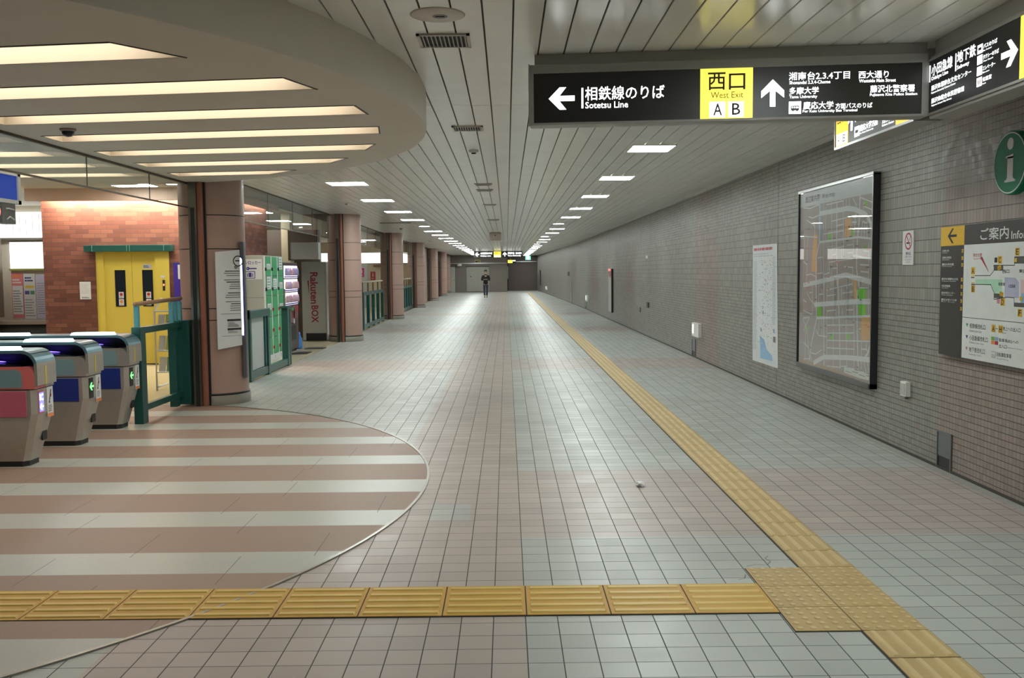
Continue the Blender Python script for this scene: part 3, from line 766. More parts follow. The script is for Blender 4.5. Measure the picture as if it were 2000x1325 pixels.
b = MB(); b.box(-8.2, -5.05, 16.74, 16.86, 3.07, 3.11, emis('cove_lamp', (1.0, .88, .68), 130.0)); b.build('tube', t)
b = MB(); b.box(-4.93, -4.88, 17.0, 19.5, 3.07, 3.11, emis('cove_lamp', (1.0, .88, .68), 130.0)); b.build('tube', t)
t = thing('elevator', 'yellow two-door elevator set into the brown brick wall', 'elevator', (-6.75, BY, 0))
b = MB(); b.box(-7.41, -7.27, BY+.02, BY+.12, 0, 2.1, M_yeldoor); b.box(-6.335, -6.08, BY-.012, BY+.12, 0, 2.1, M_yeldoor); b.box(-7.27, -6.335, BY+.03, BY+.12, 2.04, 2.1, M_yeldoor); b.build('frame', t)
for x0, x1, wx0 in ((-7.27, -6.78, -7.09), (-6.775, -6.335, -6.595)):
    d = MB(); d.box(x0, x1, BY+.06, BY+.10, .02, 2.04, M_yeldoor); dd = d.build('door', t)
    w_ = MB(); w_.box(wx0, wx0+.19, BY+.052, BY+.06, 1.06, 1.72, M_deck); w_.build('window', dd)
    s = MB()
    for z, cc in ((1.21, M_red), (1.08, M_orange)):
        prect(s, (wx0+.06, BY+.050, z), '-Y', .09, .115, M_paper); s.disc((wx0+.105, BY+.049, z+.07), .03, AX['-Y'], cc, 16); lines(s, (wx0+.07, BY+.049, z+.008), '-Y', .07, .025, 2, M_greyink)
    s.build('sticker', dd)
s = MB(); prect(s, (-6.575, BY+.058, 1.745), '-Y', .15, .075, std('pale_lilac_label', (.5, .5, .62), .5)); lines(s, (-6.565, BY+.057, 1.755), '-Y', .11, .05, 2, M_ink); s.build('label', t)
s = MB(); s.box(-6.205, -6.165, BY-.02, BY-.012, 1.345, 1.535, M_dark); ind = s.build('call_panel', t)
s = MB(); prect(s, (-6.197, BY-.0215, 1.43), '-Y', .026, .035, emis('red_digit', (1, .1, .03), 2.0)); s.build('floor_indicator', ind)
s = MB(); prect(s, (-6.235, BY-.014, 1.575), '-Y', .07, .04, M_paper); s.build('label', t)
s = MB(); s.box(-7.55, -5.98, BY-.14, BY+.02, 2.05, 2.165, M_green, .004); ln = s.build('lintel', t)
s = MB()
for x in (-7.40, -6.78, -6.73, -6.12): s.box(x-.006, x+.006, BY-.146, BY-.139, 2.055, 2.16, std('lintel_edge', (.10, .25, .22), .4))
s.build('stiffener', ln)
b = MB(); prect(b, (-7.705, BY-.006, 1.20), '-Y', .198, .315, M_paper); b.box(-7.705, -7.507, BY-.005, BY, 1.20, 1.515, M_paper)
lines(b, (-7.69, BY-.0065, 1.3), '-Y', .165, .19, 9, std('faint_ink', (.5, .5, .5), .6), .3); lines(b, (-7.67, BY-.0065, 1.215), '-Y', .15, .03, 2, M_ink)
single(b, 'notice', 'white paper notice on the brick wall left of the elevator', 'notice', (-7.606, BY-.005, 1.2))
t = thing('elevator_sign', 'purple-blue elevator sign with white pictogram right of the elevator', 'sign', (-5.75, 16.8, 1.5))
b = MB(); b.box(-5.95, -5.45, 16.78, 16.93, .86, 1.84, std('sign_purple_blue', (.05, .025, .30), .4)); b.box(-5.95, -5.45, 16.78, 16.93, 1.84, 1.852, M_alu); b.build('panel', t)
b = MB(); prect(b, (-5.87, 16.778, 1.55), '-Y', .30, .255, M_paper); prect(b, (-5.82, 16.776, 1.58), '-Y', .2, .12, M_ink); prect(b, (-5.805, 16.775, 1.592), '-Y', .17, .096, M_paper); b.ring((-5.765, 16.774, 1.64), .0, .02, AX['-Y'], M_ink, 12); prect(b, (-5.78, 16.774, 1.60), '-Y', .03, .03, M_ink)
b.poly([(-5.80, 16.776, 1.75), (-5.77, 16.776, 1.72), (-5.74, 16.776, 1.75)], M_ink); prect(b, (-5.778, 16.776, 1.75), '-Y', .016, .035, M_ink)
text(b, '1', (-5.83, 16.776, 1.42), '-Y', .05, .10, M_white, .03); text(b, '階', (-5.83, 16.776, 1.34), '-Y', .06, .06, M_white); b.build('lettering', t)
# leaflet rack behind the fence
t = thing('leaflet_rack', 'white slanted leaflet rack standing behind the green fence', 'rack', (-4.72, 13.25, 0))
for x in (-4.93, -4.50):
    b = MB(); b.tube([(x, 13.1, 0), (x, 13.1, 1.12), (x+.05, 13.25, 1.30)], .014, M_white); b.tube([(x, 13.1, .05), (x, 13.5, .05)], .014, M_white); b.build('side_frame', t)
b = MB()
for z in (.25, .55, .85): b.box(-4.93, -4.50, 13.12, 13.24, z, z+.015, M_white)
b.tube([(-4.93, 13.1, 1.12), (-4.50, 13.1, 1.12)], .012, M_white); b.build('shelf', t)
rnd = random.Random(3)
for z in (.27, .57, .87):
    for i in range(4):
        x = -4.91+i*.104; c_ = [(.35, .42, .10), (.5, .5, .45), (.12, .2, .35), (.55, .25, .1), (.15, .3, .15)][rnd.randrange(5)]
        b = MB(); b.prism([(x, 13.14, z), (x+.09, 13.14, z), (x+.09, 13.20, z+.2), (x, 13.20, z+.2)], (0, .018, 0), std('leaflet_%d' % rnd.randrange(5), c_, .5))
        tag(b.build('leaflet_stack'), 'stack of leaflets in the white rack behind the green fence', 'leaflets', 'leaflet stacks in the white rack')

# ================================================================== COIN LOCKERS, VENDING MACHINE, PARCEL LOCKER
M_lgrey = std('locker_grey', (.40, .41, .38), .45, var=.04); M_lgreen = std('locker_green', (.035, .34, .13), .35, var=.06)
FX = -4.43; LY0, LY1 = 17.18, 18.58
t = thing('coin_locker', 'grey coin locker unit with bright green doors behind the green fence', 'locker', (FX-.28, (LY0+LY1)/2, 0))
b = MB(); b.box(FX-.52, FX-.02, LY0, LY1, .0, 1.97, M_lgrey, .006); b.box(FX-.52, FX-.015, LY0-.002, LY0, 1.19, 1.20, M_greyink); b.build('body', t)
b = MB(); b.box(FX-.02, FX, LY0, LY1, .0, .11, M_paper); 
for i in range(3): text(b, '123'[i], (FX+.001, LY0+.18+i*.45, .03), '+X', .05, .055, M_ink)
b.build('base_plate', t)
zr = [.115, .44, .83, 1.215, 1.585, 1.955]; dw = (LY1-LY0)/3; rnd = random.Random(8)
for i in range(3):
    for j in range(5):
        y0 = LY0+i*dw+.07; y1 = LY0+(i+1)*dw-.012
        d = MB(); d.box(FX-.02, FX+.006, y0, y1, zr[j]+.008, zr[j+1]-.008, M_lgreen, .004); dd = d.build('door', t)
        k = MB(); k.box(FX+.004, FX+.03, y0-.045, y0-.015, zr[j]+.10, zr[j]+.16, M_red if j < 3 else M_dark, .004); k.build('key', dd)
        if j in (2, 3, 4) and (i+j) % 2 == 0 or (j == 3):
            p_ = MB(); h_ = rnd.uniform(.08, .24); p_.box(FX+.006, FX+.009, y0+.06, y1-.06, zr[j]+.13, zr[j]+.13+h_, M_paper); lines(p_, (FX+.0095, y0+.08, zr[j]+.14), '+X', dw-.24, h_-.03, 4, M_greyink, .4, j); p_.build('notice', dd)
b = MB()
for i in range(4):
    y = LY0+i*dw if i < 3 else LY1-.02; b.box(FX-.02, FX+.002, y, y+(.06 if i < 3 else .02), .11, 1.96, M_paper)
b.build('lock_column', t)
b = MB(); prect(b, (FX-.50, LY0-.003, 1.53), '-Y', .46, .37, M_paper)
text(b, 'コインロッカー', (FX-.47, LY0-.0045, 1.80), '-Y', .41, .07, M_navy, .02)
b.disc((FX-.30, LY0-.0045, 1.73), .03, AX['-Y'], M_navy, 18); prect(b, (FX-.28, LY0-.0045, 1.718), '-Y', .14, .022, M_navy); b.disc((FX-.305, LY0-.005, 1.732), .009, AX['-Y'], M_paper, 10)
prect(b, (FX-.35, LY0-.0045, 1.545), '-Y', .18, .135, M_navy); prect(b, (FX-.337, LY0-.005, 1.558), '-Y', .154, .109, M_paper); prect(b, (FX-.29, LY0-.0055, 1.572), '-Y', .055, .08, M_navy); prect(b, (FX-.318, LY0-.0055, 1.572), '-Y', .015, .07, M_navy); prect(b, (FX-.222, LY0-.0055, 1.572), '-Y', .015, .07, M_navy)
b.build('sign', t)
VX = -4.43; V0, V1 = 18.75, 20.0
t = thing('vending_machine', 'dark vending machine with lit drink windows between lockers and parcel locker', 'vending machine', (VX-.33, (V0+V1)/2, 0))
M_vbody = std('vending_dark', (.055, .04, .05), .35); M_vwin = emis('vending_window_glow', (.86, .80, 1.0), 1.6)
b = MB(); b.box(VX-.55, VX-.03, V0, V1, .06, 1.86, M_vbody, .01); b.box(VX-.5, VX-.08, V0+.03, V1-.03, 0, .06, M_dark); b.build('body', t)
for i in range(2):
    y0 = V0+.04+i*.61; y1 = y0+.55
    for j in range(3):
        z0 = .99+j*.275
        w_ = MB(); w_.box(VX-.03, VX-.02, y0, y1, z0, z0+.25, M_vwin); ww = w_.build('window', t)
        d = MB()
        for k in range(7):
            yy = y0+.04+k*.078; c_ = [(.55, .30, .6), (.6, .5, .4), (.4, .4, .65), (.6, .35, .45), (.5, .6, .55), (.7, .65, .7)][rnd.randrange(6)]
            d.lathe(VX-.0, yy, [(.0, z0+.05), (.022, z0+.05), (.022, z0+.15), (.009, z0+.19), (.009, z0+.205), (0, z0+.205)], std('drink_%d%d' % (rnd.randrange(3), rnd.randrange(2)), c_, .3), n=8)
        d.box(VX-.02, VX+.01, y0, y1, z0+.012, z0+.035, M_navy); d.build('drinks', ww)
b = MB(); b.box(VX-.03, VX-.01, V0+.05, V1-.45, .62, .95, std('vending_maroon', (.20, .06, .07), .35)); b.box(VX-.01, VX+.0, V0+.7, V0+.78, .6, .9, M_paper); b.build('panel', t)
b = MB(); b.box(VX-.03, VX+.0, V0+.62, V0+1.1, .70, .96, std('vending_maroon', (.20, .06, .07), .35)); b.box(VX, VX+.004, V0+.95, V0+1.1, .84, .96, M_red); b.box(VX, VX+.004, V0+.5, V0+.7, .87, .93, M_lgreen); b.build('coin_unit', t)
b = MB(); b.disc((VX-.025, V0+.45, .36), .07, AX['+X'], emis('vending_green_glow', (.03, .8, .25), .7), 16); b.box(VX-.03, VX-.026, V0+.25, V0+1.0, .25, .55, M_dark); b.build('delivery_flap', t)
b = MB(); b.lathe(-4.55, 20.33, [(0, 0), (.085, 0), (.09, .08), (.08, .22), (.05, .3), (.045, .36), (0, .36)], std('blue_plastic', (.05, .22, .62), .4), n=14)
single(b, 'plastic_bag', 'small blue plastic bag on the floor beside the vending machine', 'bag', (-4.55, 20.33, 0))
for i, (x, y, sx, sy, l) in enumerate(((-4.22, 19.15, .16, .5, 'dark rubber mat on the floor in front of the vending machine'), (-4.18, 20.35, .2, .42, 'dark rubber mat on the floor near the blue bag'))):
    b = MB(); b.box(x-sx, x+sx, y-sy/2, y+sy/2, 0, .008, M_dark); single(b, 'floor_mat', l, 'mat', (x, y, 0))
RYF = 22.6
t = thing('parcel_locker', 'tall grey parcel locker with red sideways lettering before the second pillar', 'locker', (-4.65, 22.9, 0))
M_rbred = std('dark_red_print', (.28, .02, .025), .5); M_rb = std('parcel_locker_grey', (.42, .42, .38), .45, var=.03)
b = MB(); b.box(-4.94, -4.36, RYF, 23.3, .02, 1.91, M_rb, .005); b.box(-4.36, -4.352, RYF+.01, 23.3, .15, 1.9, M_alu); b.build('body', t)
b = MB(); b.box(-4.86, -4.37, RYF-.004, RYF, .02, .19, M_dark); b.build('kick_plate', t)
b = MB(); UU, VV = Vector((0, 0, -1)), Vector((1, 0, 0))
text(b, 'Rakuten', (-4.735, RYF-.004, 1.66), None, .76, .185, M_rbred, .025, U=UU, V=VV); text(b, 'BOX', (-4.72, RYF-.004, .86), None, .42, .17, M_rbred, .025, U=UU, V=VV)
b.poly([(-4.80, RYF-.004, 1.45), (-4.765, RYF-.004, 1.46), (-4.765, RYF-.004, 1.10)], M_rbred); b.build('lettering', t)
# recess behind: dark panel, beige column, blank hanging sign
M_br = std('bronze_panel', (.16, .13, .105), .4, var=.08, scale=2)
b = MB(); b.box(-7.5, -5.62, 23.9, 24.1, 0, 2.74, M_br); b.box(-5.62, -5.40, 23.5, 23.9, 0, 3.14, M_cream); b.box(-5.40, -4.75, 23.9, 24.1, 0, 2.74, M_br); b.box(-7.5, -7.3, 19.6, 23.9, 0, 2.74, M_br); struct(b, 'wall_left', 'bronze wall recess behind the vending machine')
b = MB(); b.box(-4.86, -4.24, 21.2, 21.45, 1.95, 2.33, M_lgrey, .006); b.box(-4.86, -4.24, 21.19, 21.2, 1.96, 2.32, std('blank_sign_face', (.36, .38, .36), .3)); bs = single(b, 'hanging_box_sign', 'blank grey box sign hung above the parcel locker', 'sign', (-4.55, 21.3, 2.33))
b = MB(); b.box(-4.98, -4.30, 21.45, 21.5, 1.93, 2.62, M_br); struct(b, 'trim_7', 'bronze panel behind the blank box sign')

# ================================================================== LIT ROOM BEHIND THE FAR PILLARS
b = MB(); b.box(-13, -4.75, 46, 46.2, 0, 3.14, std('bright_cream_panel', (.80, .72, .55), .5)); struct(b, 'wall_left', 'cream wall behind the second and third pillar')
t = thing('light_box', 'long white lit band on the cream wall behind the pillars', 'light', (-6.5, 45.9, 2.4)); b = MB(); b.box(-12.5, -4.85, 45.9, 46, 2.12, 2.62, emis('lit_band', (1, .98, .9), 1.5)); b.build('diffuser', t); b = MB(); b.box(-12.52, -4.83, 45.92, 46, 2.08, 2.12, M_alu); b.box(-12.52, -4.83, 45.92, 46, 2.62, 2.66, M_alu); b.build('frame', t)
b = MB(); b.box(-7.3, -6.62, 44.6, 44.8, 0, 2.1, std('pale_grey_panel', (.48, .49, .47), .5)); struct(b, 'wall_left', 'pale grey screen wall of the restroom entrance')
for x, y, c_, l in ((-6.88, 44.58, (.45, .05, .20), 'magenta restroom sign with a white figure on the pale grey screen'), (-6.55, 45.97, (.55, .05, .06), 'red restroom sign with white figures on the cream wall')):
    t = thing('restroom_sign', l, 'sign', (x, y, 1.5)); z = 1.45 if y < 45 else 1.28
    b = MB(); b.box(x-.12, x+.12, y-.02, y+.02, z, z+.42, std('restroom_%d' % int(y), c_, .4)); b.build('panel', t)
    b = MB(); b.disc((x, y-.024, z+.33), .03, AX['-Y'], M_white, 12); prect(b, (x-.03, y-.024, z+.18), '-Y', .06, .11, M_white); lines(b, (x-.07, y-.024, z+.06), '-Y', .14, .06, 2, M_white); b.build('pictogram', t)
b = MB(); b.box(-6.5, -5.95, 45.8, 46, 1.93, 2.02, M_tan); single(b, 'wall_shelf', 'small brown slatted shelf on the cream wall behind the pillars', 'shelf', (-6.2, 45.98, 1.95))

# ================================================================== TICKET OFFICE AT FAR LEFT
b = MB(); b.box(-15, -8.2, 20.4, 20.6, 0, 3.14, std('office_wall', (.60, .56, .48), .5)); struct(b, 'wall_left', 'pale wall of the ticket office at far left')
t = thing('light_box', 'bright white luminous panel high on the ticket office wall', 'light', (-10.4, 20.35, 2.7)); b = MB(); b.box(-11.2, -9.3, 20.3, 20.4, 2.45, 3.0, emis('office_lightbox', (.97, 1.0, .93), 1.5)); b.build('diffuser', t)
b = MB()
for i in range(6): b.box(-10.75+i*.14, -10.742+i*.14, 20.295, 20.3, 2.5, 2.95, std('rib_grey', (.5, .55, .5), .5))
b.box(-11.2, -9.3, 20.26, 20.4, 2.40, 2.45, M_alu); b.build('ribs', t)
t = thing('fare_map', 'glowing white fare map board on the ticket office wall', 'sign', (-10.4, 20.35, 2.1)); b = MB(); b.box(-10.72, -9.3, 20.33, 20.4, 1.79, 2.36, emis('fare_map_glow', (.97, 1.0, .96), 1.35)); b.build('face', t); b = MB(); b.box(-10.75, -9.3, 20.32, 20.4, 1.75, 1.79, std('dull_yellow_green', (.35, .38, .08), .5)); b.box(-10.75, -9.3, 20.32, 20.4, 2.36, 2.39, M_alu); b.build('frame', t)
b = MB(); lines(b, (-10.5, 20.325, 1.9), '-Y', 1.0, .36, 9, std('pale_ink', (.55, .6, .55), .6), .15, 5); b.build('lettering', t)
t = thing('poster', 'pink and white poster on the ticket office wall below the fare map', 'poster', (-10.61, 20.4, 1.2)); b = MB(); b.box(-10.74, -10.49, 20.385, 20.4, .72, 1.70, std('poster_pink', (.72, .22, .26), .5)); b.build('sheet', t); b = MB(); prect(b, (-10.725, 20.383, .80), '-Y', .22, .62, M_paper); lines(b, (-10.71, 20.382, .84), '-Y', .19, .5, 9, M_greyink, .4); prect(b, (-10.72, 20.383, 1.60), '-Y', .2, .05, M_orange); lines(b, (-10.72, 20.383, 1.46), '-Y', .21, .12, 2, M_white); b.build('print', t)
t = thing('poster', 'white poster with yellow stripe and coloured boxes beside the pink poster', 'poster', (-10.35, 20.4, 1.2)); b = MB(); b.box(-10.48, -10.23, 20.385, 20.4, .68, 1.68, M_paper); b.build('sheet', t); b = MB(); prect(b, (-10.45, 20.383, 1.37), '-Y', .19, .05, std('poster_yellow', (.8, .55, .05), .5)); prect(b, (-10.46, 20.383, 1.23), '-Y', .10, .08, std('poster_blue', (.1, .12, .35), .5)); prect(b, (-10.34, 20.383, 1.23), '-Y', .09, .08, std('poster_green', (.1, .3, .15), .5)); lines(b, (-10.46, 20.383, .75), '-Y', .21, .4, 7, M_greyink, .3); lines(b, (-10.45, 20.383, 1.50), '-Y', .19, .12, 2, M_navy); b.build('print', t)
b = MB(); b.box(-10.21, -9.95, 20.385, 20.4, .70, 1.66, std('poster_lilac', (.62, .6, .78), .5)); lines(b, (-10.19, 20.383, .8), '-Y', .22, .7, 14, M_greyink, .25); single(b, 'poster', 'pale lilac poster half hidden by the brick corner', 'poster', (-10.08, 20.4, .7))
t = thing('counter', 'dark grey slanted counter under the posters at far left', 'counter', (-10.5, 19.9, 0)); b = MB(); b.prism([(-12.5, 19.6, .28), (-12.5, 20.3, .28), (-12.5, 20.3, .62), (-12.5, 19.75, .62)], (3.9, 0, 0), std('counter_grey', (.10, .10, .11), .3)); b.build('front', t); b = MB(); b.box(-12.5, -8.6, 19.55, 20.38, .62, .69, std('counter_top', (.5, .44, .38), .4)); b.build('top', t); b = MB(); b.box(-12.5, -8.6, 19.7, 20.3, 0, .28, M_dark); b.build('base', t)
t = thing('ticket_machine', 'bronze ticket machine at the left edge beside the ticket office', 'ticket machine', (-10.9, 19.2, 0)); b = MB(); b.box(-11.6, -10.45, 19.0, 19.5, .78, 2.4, std('machine_bronze', (.28, .22, .16), .35, .5)); b.build('body', t); b = MB(); b.box(-11.6, -10.50, 18.98, 19.0, 1.35, 1.6, std('machine_yellow', (.65, .45, .05), .4)); b.box(-11.6, -10.55, 18.98, 19.0, 1.85, 2.1, std('machine_violet', (.25, .2, .45), .3)); b.build('panel', t); b = MB(); b.box(-11.55, -10.55, 19.05, 19.45, 0, .78, M_brick); b.build('base', t)

# signs above the gates
t = thing('overhead_sign', 'blue lit sign with white frame hung above the ticket gates', 'sign', (-4.62, 7.9, 2.4))
b = MB(); b.box(-4.70, -4.60, 6.6, 8.90, 2.335, 2.56, emis('blue_sign_face', (.01, .05, .42), .45, base=(.01, .05, .3))); b.build('face', t)
b = MB()
for z0, z1 in ((2.30, 2.335), (2.56, 2.595)): b.box(-4.72, -4.585, 6.55, 8.95, z0, z1, M_white)
b.box(-4.72, -4.585, 8.90, 8.95, 2.30, 2.595, M_white); b.box(-4.72, -4.585, 6.55, 6.6, 2.30, 2.595, M_white); b.build('frame', t)
b = MB(); b.box(-4.68, -4.64, 7.2, 7.25, 2.595, ZS, M_alu); b.box(-4.68, -4.64, 8.4, 8.45, 2.595, ZS, M_alu); b.build('hanger', t)
t = thing('status_sign', 'small grey status box with red sign, hung under the blue sign', 'sign', (-4.62, 8.55, 2.2))
b = MB(); b.box(-4.70, -4.60, 8.20, 8.86, 2.11, 2.30, std('status_grey', (.18, .185, .18), .4)); b.build('housing', t)
b = MB(); b.box(-4.60, -4.596, 8.20, 8.62, 2.12, 2.285, M_deck); b.disc((-4.594, 8.53, 2.215), .06, AX['+X'], emis('status_red', (1, .03, .03), 1.6), 20); prect(b, (-4.593, 8.495, 2.208), '+X', .07, .016, M_paper); b.build('lamp', t)
b = MB(); b.tube([(-4.592, 8.68, 2.245), (-4.590, 8.72, 2.25), (-4.592, 8.82, 2.243)], .007, M_paper, 6); b.tube([(-4.592, 8.69, 2.15), (-4.590, 8.74, 2.175), (-4.592, 8.82, 2.15)], .007, M_paper, 6); b.build('slots', t)
# ================================================================== BIG HANGING SIGN
M_byel2 = emis('backlit_amber', (1.0, .62, .03), .9, base=(.8, .5, .03))
SY = 6.13; SX0, SX1 = .160, 2.634; SZ0, SZ1 = 2.566, 2.952
t = thing('hanging_sign', 'long charcoal hanging sign facing the viewer with yellow exit panel and two white arrows', 'sign', (SX0, SY, ZC))
root_sign = t
b = MB(); b.box(SX0, SX1, SY, SY+.14, SZ0, SZ1, M_frame, .006); b.box(SX0+.03, SX1, SY+.03, SY+.12, SZ1, ZC-.002, M_frame); b.build('housing', t)
b = MB(); b.box(SX0-.008, SX0+.0, SY-.006, SY+.146, SZ0-.004, SZ1+.004, M_alu); b.build('end_cap', t)
FX0, FX1, FZ0, FZ1 = .186, 2.592, 2.580, 2.893
b = MB(); b.box(FX0, FX1, SY-.004, SY, FZ0, FZ1, M_signblk); face = b.build('face', t)
b = MB()
for x0, x1, z0, z1 in ((SX0, SX1, FZ1, FZ1+.012), (SX0, SX1, FZ0-.014, FZ0), (SX0, FX0, FZ0, FZ1), (FX1, SX1, FZ0, FZ1)): b.box(x0, x1, SY-.012, SY, z0, z1, M_frame)
b.build('face_frame', t)
FW = FX1-FX0; FH = FZ1-FZ0
def SP(u, v): return (FX0+u*FW, SY-.0055, FZ0+v*FH)
def su(x):
    u = (x-42)/1906.0; return u+.028*u*(1-u)
def sv(x, y):
    yt = 108-43*su(x); yb = 352-47*su(x); return (yb-y)/(yb-yt)
def stext(mb, s, x0, x1, y0, y1, mat, bold=.008, lift=0):
    xm = (x0+x1)/2; k = 23*(x1-x0)/1906/2      # the rows of print run level on the sign
    u0, u1 = su(x0), su(x1); v0, v1 = sv(x0, y1), sv(x0, y0)
    P = SP(u0, v0); text(mb, s, (P[0], P[1]-lift, P[2]), '-Y', (u1-u0)*FW, (v1-v0)*FH, mat, bold)
y_ = MB(); u0, u1 = su(866), su(1124); y_.box(FX0+u0*FW, FX0+u1*FW, SY-.006, SY-.004, FZ0, FZ1, M_byel); yp = y_.build('exit_panel', t)
l = MB(); W_ = M_bwhite
def slab(x0, x1, y0, y1, mat, lift=0):
    P = SP(su(x0), sv(x0, y1)); prect(l, (P[0], P[1]-lift, P[2]), '-Y', (su(x1)-su(x0))*FW, (sv(x0, y0)-sv(x0, y1))*FH, mat)
P = SP(su(116), sv(116, 286)); arrow(l, P, '-Y', (su(245)-su(116))*FW, (sv(116, 176)-sv(116, 286))*FH, W_, 'L'); l.build('arrow', face); l = MB()
slab(279, 288, 178, 278, W_); l.build('divider', face); l = MB()
stext(l, '相鉄線のりば', 297, 690, 172, 240, W_, .007); stext(l, 'Sotetsu Line', 298, 510, 247, 279, W_, .009); l.build('lettering', face); l = MB()
P = SP(su(1166), sv(1166, 272)); arrow(l, P, '-Y', (su(1278)-su(1166))*FW, (sv(1166, 142)-sv(1166, 272))*FH, W_, 'U'); l.build('arrow', face); l = MB()
stext(l, '湘南台2.3.4丁目', 1300, 1598, 108, 146, W_, .009); stext(l, 'Shonandai 2.3.4-Chome', 1303, 1503, 149, 165, W_, .007)
stext(l, '西大通り', 1640, 1787, 104, 139, W_, .009); stext(l, 'Westside Main Street', 1643, 1822, 142, 158, W_, .007)
stext(l, '多摩大学', 1303, 1447, 179, 214, W_, .009); stext(l, 'Tama University', 1303, 1440, 218, 236, W_, .007)
stext(l, '藤沢北警察署', 1698, 1915, 171, 206, W_, .008); stext(l, 'Fujisawa Kita Police Station', 1697, 1927, 209, 226, W_, .007)
l.build('lettering', face); l = MB(); stext(l, '慶応大学', 1372, 1520, 248, 284, W_, .009); stext(l, '方面バスのりば', 1530, 1710, 255, 281, W_, .008); stext(l, 'For Keio University Bus Terminal', 1370, 1637, 287, 303, W_, .007)
l.build('lettering', face); l = MB(); slab(1302, 1362, 247, 306, W_); slab(1312, 1352, 268, 290, M_signblk, .001); slab(1318, 1326, 288, 294, M_signblk, .001); slab(1338, 1346, 288, 294, M_signblk, .001); slab(1316, 1322, 272, 279, W_, .002); slab(1326, 1332, 272, 279, W_, .002); slab(1336, 1348, 272, 279, W_, .002)
l.build('bus_pictogram', face)
l = MB(); K_ = std('print_brown_black', (.05, .022, .008), .5)
stext(l, '西', 903, 990, 107, 192, K_, .012, .002); stext(l, '口', 1006, 1087, 112, 190, K_, .012, .002); l.build('lettering', yp); l = MB(); stext(l, 'West Exit', 918, 1078, 201, 231, std('print_olive', (.30, .22, .009), .5), .0, .002)
l.build('lettering', yp); l = MB(); slab(912, 990, 248, 324, W_, .001); stext(l, 'A', 930, 974, 256, 314, K_, .014, .004); l.build('letter_plate', yp); l = MB(); slab(1004, 1080, 247, 321, W_, .001); stext(l, 'B', 1022, 1064, 254, 311, K_, .014, .004); l.build('letter_plate', yp)
root_sign.rotation_euler.z = -math.atan2(.26, 2.46)
# wing toward the viewer and wing away from the viewer, both facing left
WX = 2.62; KW = 2.62/2.70
def sy_(y): return y*KW
def sz_(z): return CAM_H+(z-CAM_H)*KW
def wing(label, y0, y1, z0, z1):
    t = thing('hanging_sign', label, 'sign', (WX+.1, (y0+y1)/2, ZC))
    b = MB(); b.box(WX+.006, WX+.17, y0, y1, z0, z1, M_frame, .004); b.box(WX+.03, WX+.15, y0+.01, y1-.01, z1, ZC-.002, M_frame); b.build('housing', t); return t
t = wing('hanging sign wing at the upper right corner, with white arrow pointing right', 2.4, 5.862, 2.545, 2.925)
b = MB(); b.box(WX, WX+.006, 2.44, 5.858, sz_(2.608), sz_(2.932), M_signblk); face = b.build('face', t)
b = MB(); b.box(WX-.006, WX+.006, 2.4, 5.862, sz_(2.932), sz_(2.946), M_frame); b.box(WX-.006, WX+.006, 2.4, 5.862, sz_(2.594), sz_(2.608), M_frame); b.build('face_frame', t)
l = MB()
def wt(s, y0, y1, z0, z1, bold=.008, mat=None): text(l, s, (WX-.0015, sy_(y0), sz_(z0)), '-X', (y0-y1)*KW, (z1-z0)*KW, mat or M_bwhite, bold)
def wr(y0, y1, z0, z1, mat=None, lift=0): prect(l, (WX-.0015-lift, sy_(y0), sz_(z0)), '-X', (y0-y1)*KW, (z1-z0)*KW, mat or M_bwhite)
wr(6.034, 6.022, 2.803, 2.907); wt('小田急線', 6.004, 5.728, 2.834, 2.905, .010); wt('Odakyu Line', 6.006, 5.782, 2.800, 2.830, .007)
wr(5.691, 5.679, 2.80, 2.904); wt('地下鉄', 5.669, 5.448, 2.838, 2.908, .010); wt('Subway', 5.670, 5.521, 2.798, 2.828, .007)
wt('藤沢市湘南台文化センター', 6.003, 5.494, 2.742, 2.775, .007); wt('Fujisawa Shonandai Culture Center', 6.002, 5.68, 2.720, 2.735, .006)
wt('藤沢市総合市民図書館', 5.999, 5.574, 2.662, 2.694, .007); wt('Fujisawa Central City Library', 5.995, 5.728, 2.641, 2.655, .006)
for z, s, e, y1 in ((2.838, 'バスのりば', 'Bus Terminal', 5.212), (2.778, 'タクシーのりば', 'Taxi Stand', 5.193), (2.716, 'エレベーター', 'Elevator', 5.226), (2.654, '化粧室', 'Restroom', 5.263)):
    l.build('lettering', face); l = MB(); wr(5.427, 5.368, z, z+.05); wt(s, 5.360, y1, z+.018, z+.043, .007); wt(e, 5.360, y1+.06, z+.003, z+.011, .004)
    if z > 2.8: wr(5.415, 5.38, z+.018, z+.034, M_signblk, .001)
    elif z < 2.7: wr(5.413, 5.403, z+.01, z+.036, M_red, .001); wr(5.392, 5.382, z+.01, z+.036, M_red, .001)
l.build('lettering', face); l = MB(); arrow(l, (WX-.0015, sy_(5.166), sz_(2.697)), '-X', .163, .136, M_bwhite, 'R')
l.build('arrow', face)
b = MB(); b.box(WX-.003, WX, 4.25, sy_(4.975), sz_(2.608), sz_(2.932), M_byel); yp = b.build('exit_panel', t)
l = MB(); text(l, '東', (WX-.0045, 4.66, 2.76), '-X', .10, .10, K_, .01); text(l, '口', (WX-.0045, 4.50, 2.76), '-X', .10, .10, K_, .01); l.build('lettering', yp); l = MB(); text(l, 'East Exit', (WX-.0045, 4.66, 2.70), '-X', .24, .035, K_, .0); l.build('lettering', yp)
t = wing('hanging sign wing behind the big sign, facing left, with A B on its yellow end', 6.06, 7.515, 2.566, 2.915)
b = MB(); b.box(WX, WX+.006, 6.06, 7.506, 2.583, 2.89, std('sign_face_grey', (.10, .10, .10), .35)); face = b.build('face', t)
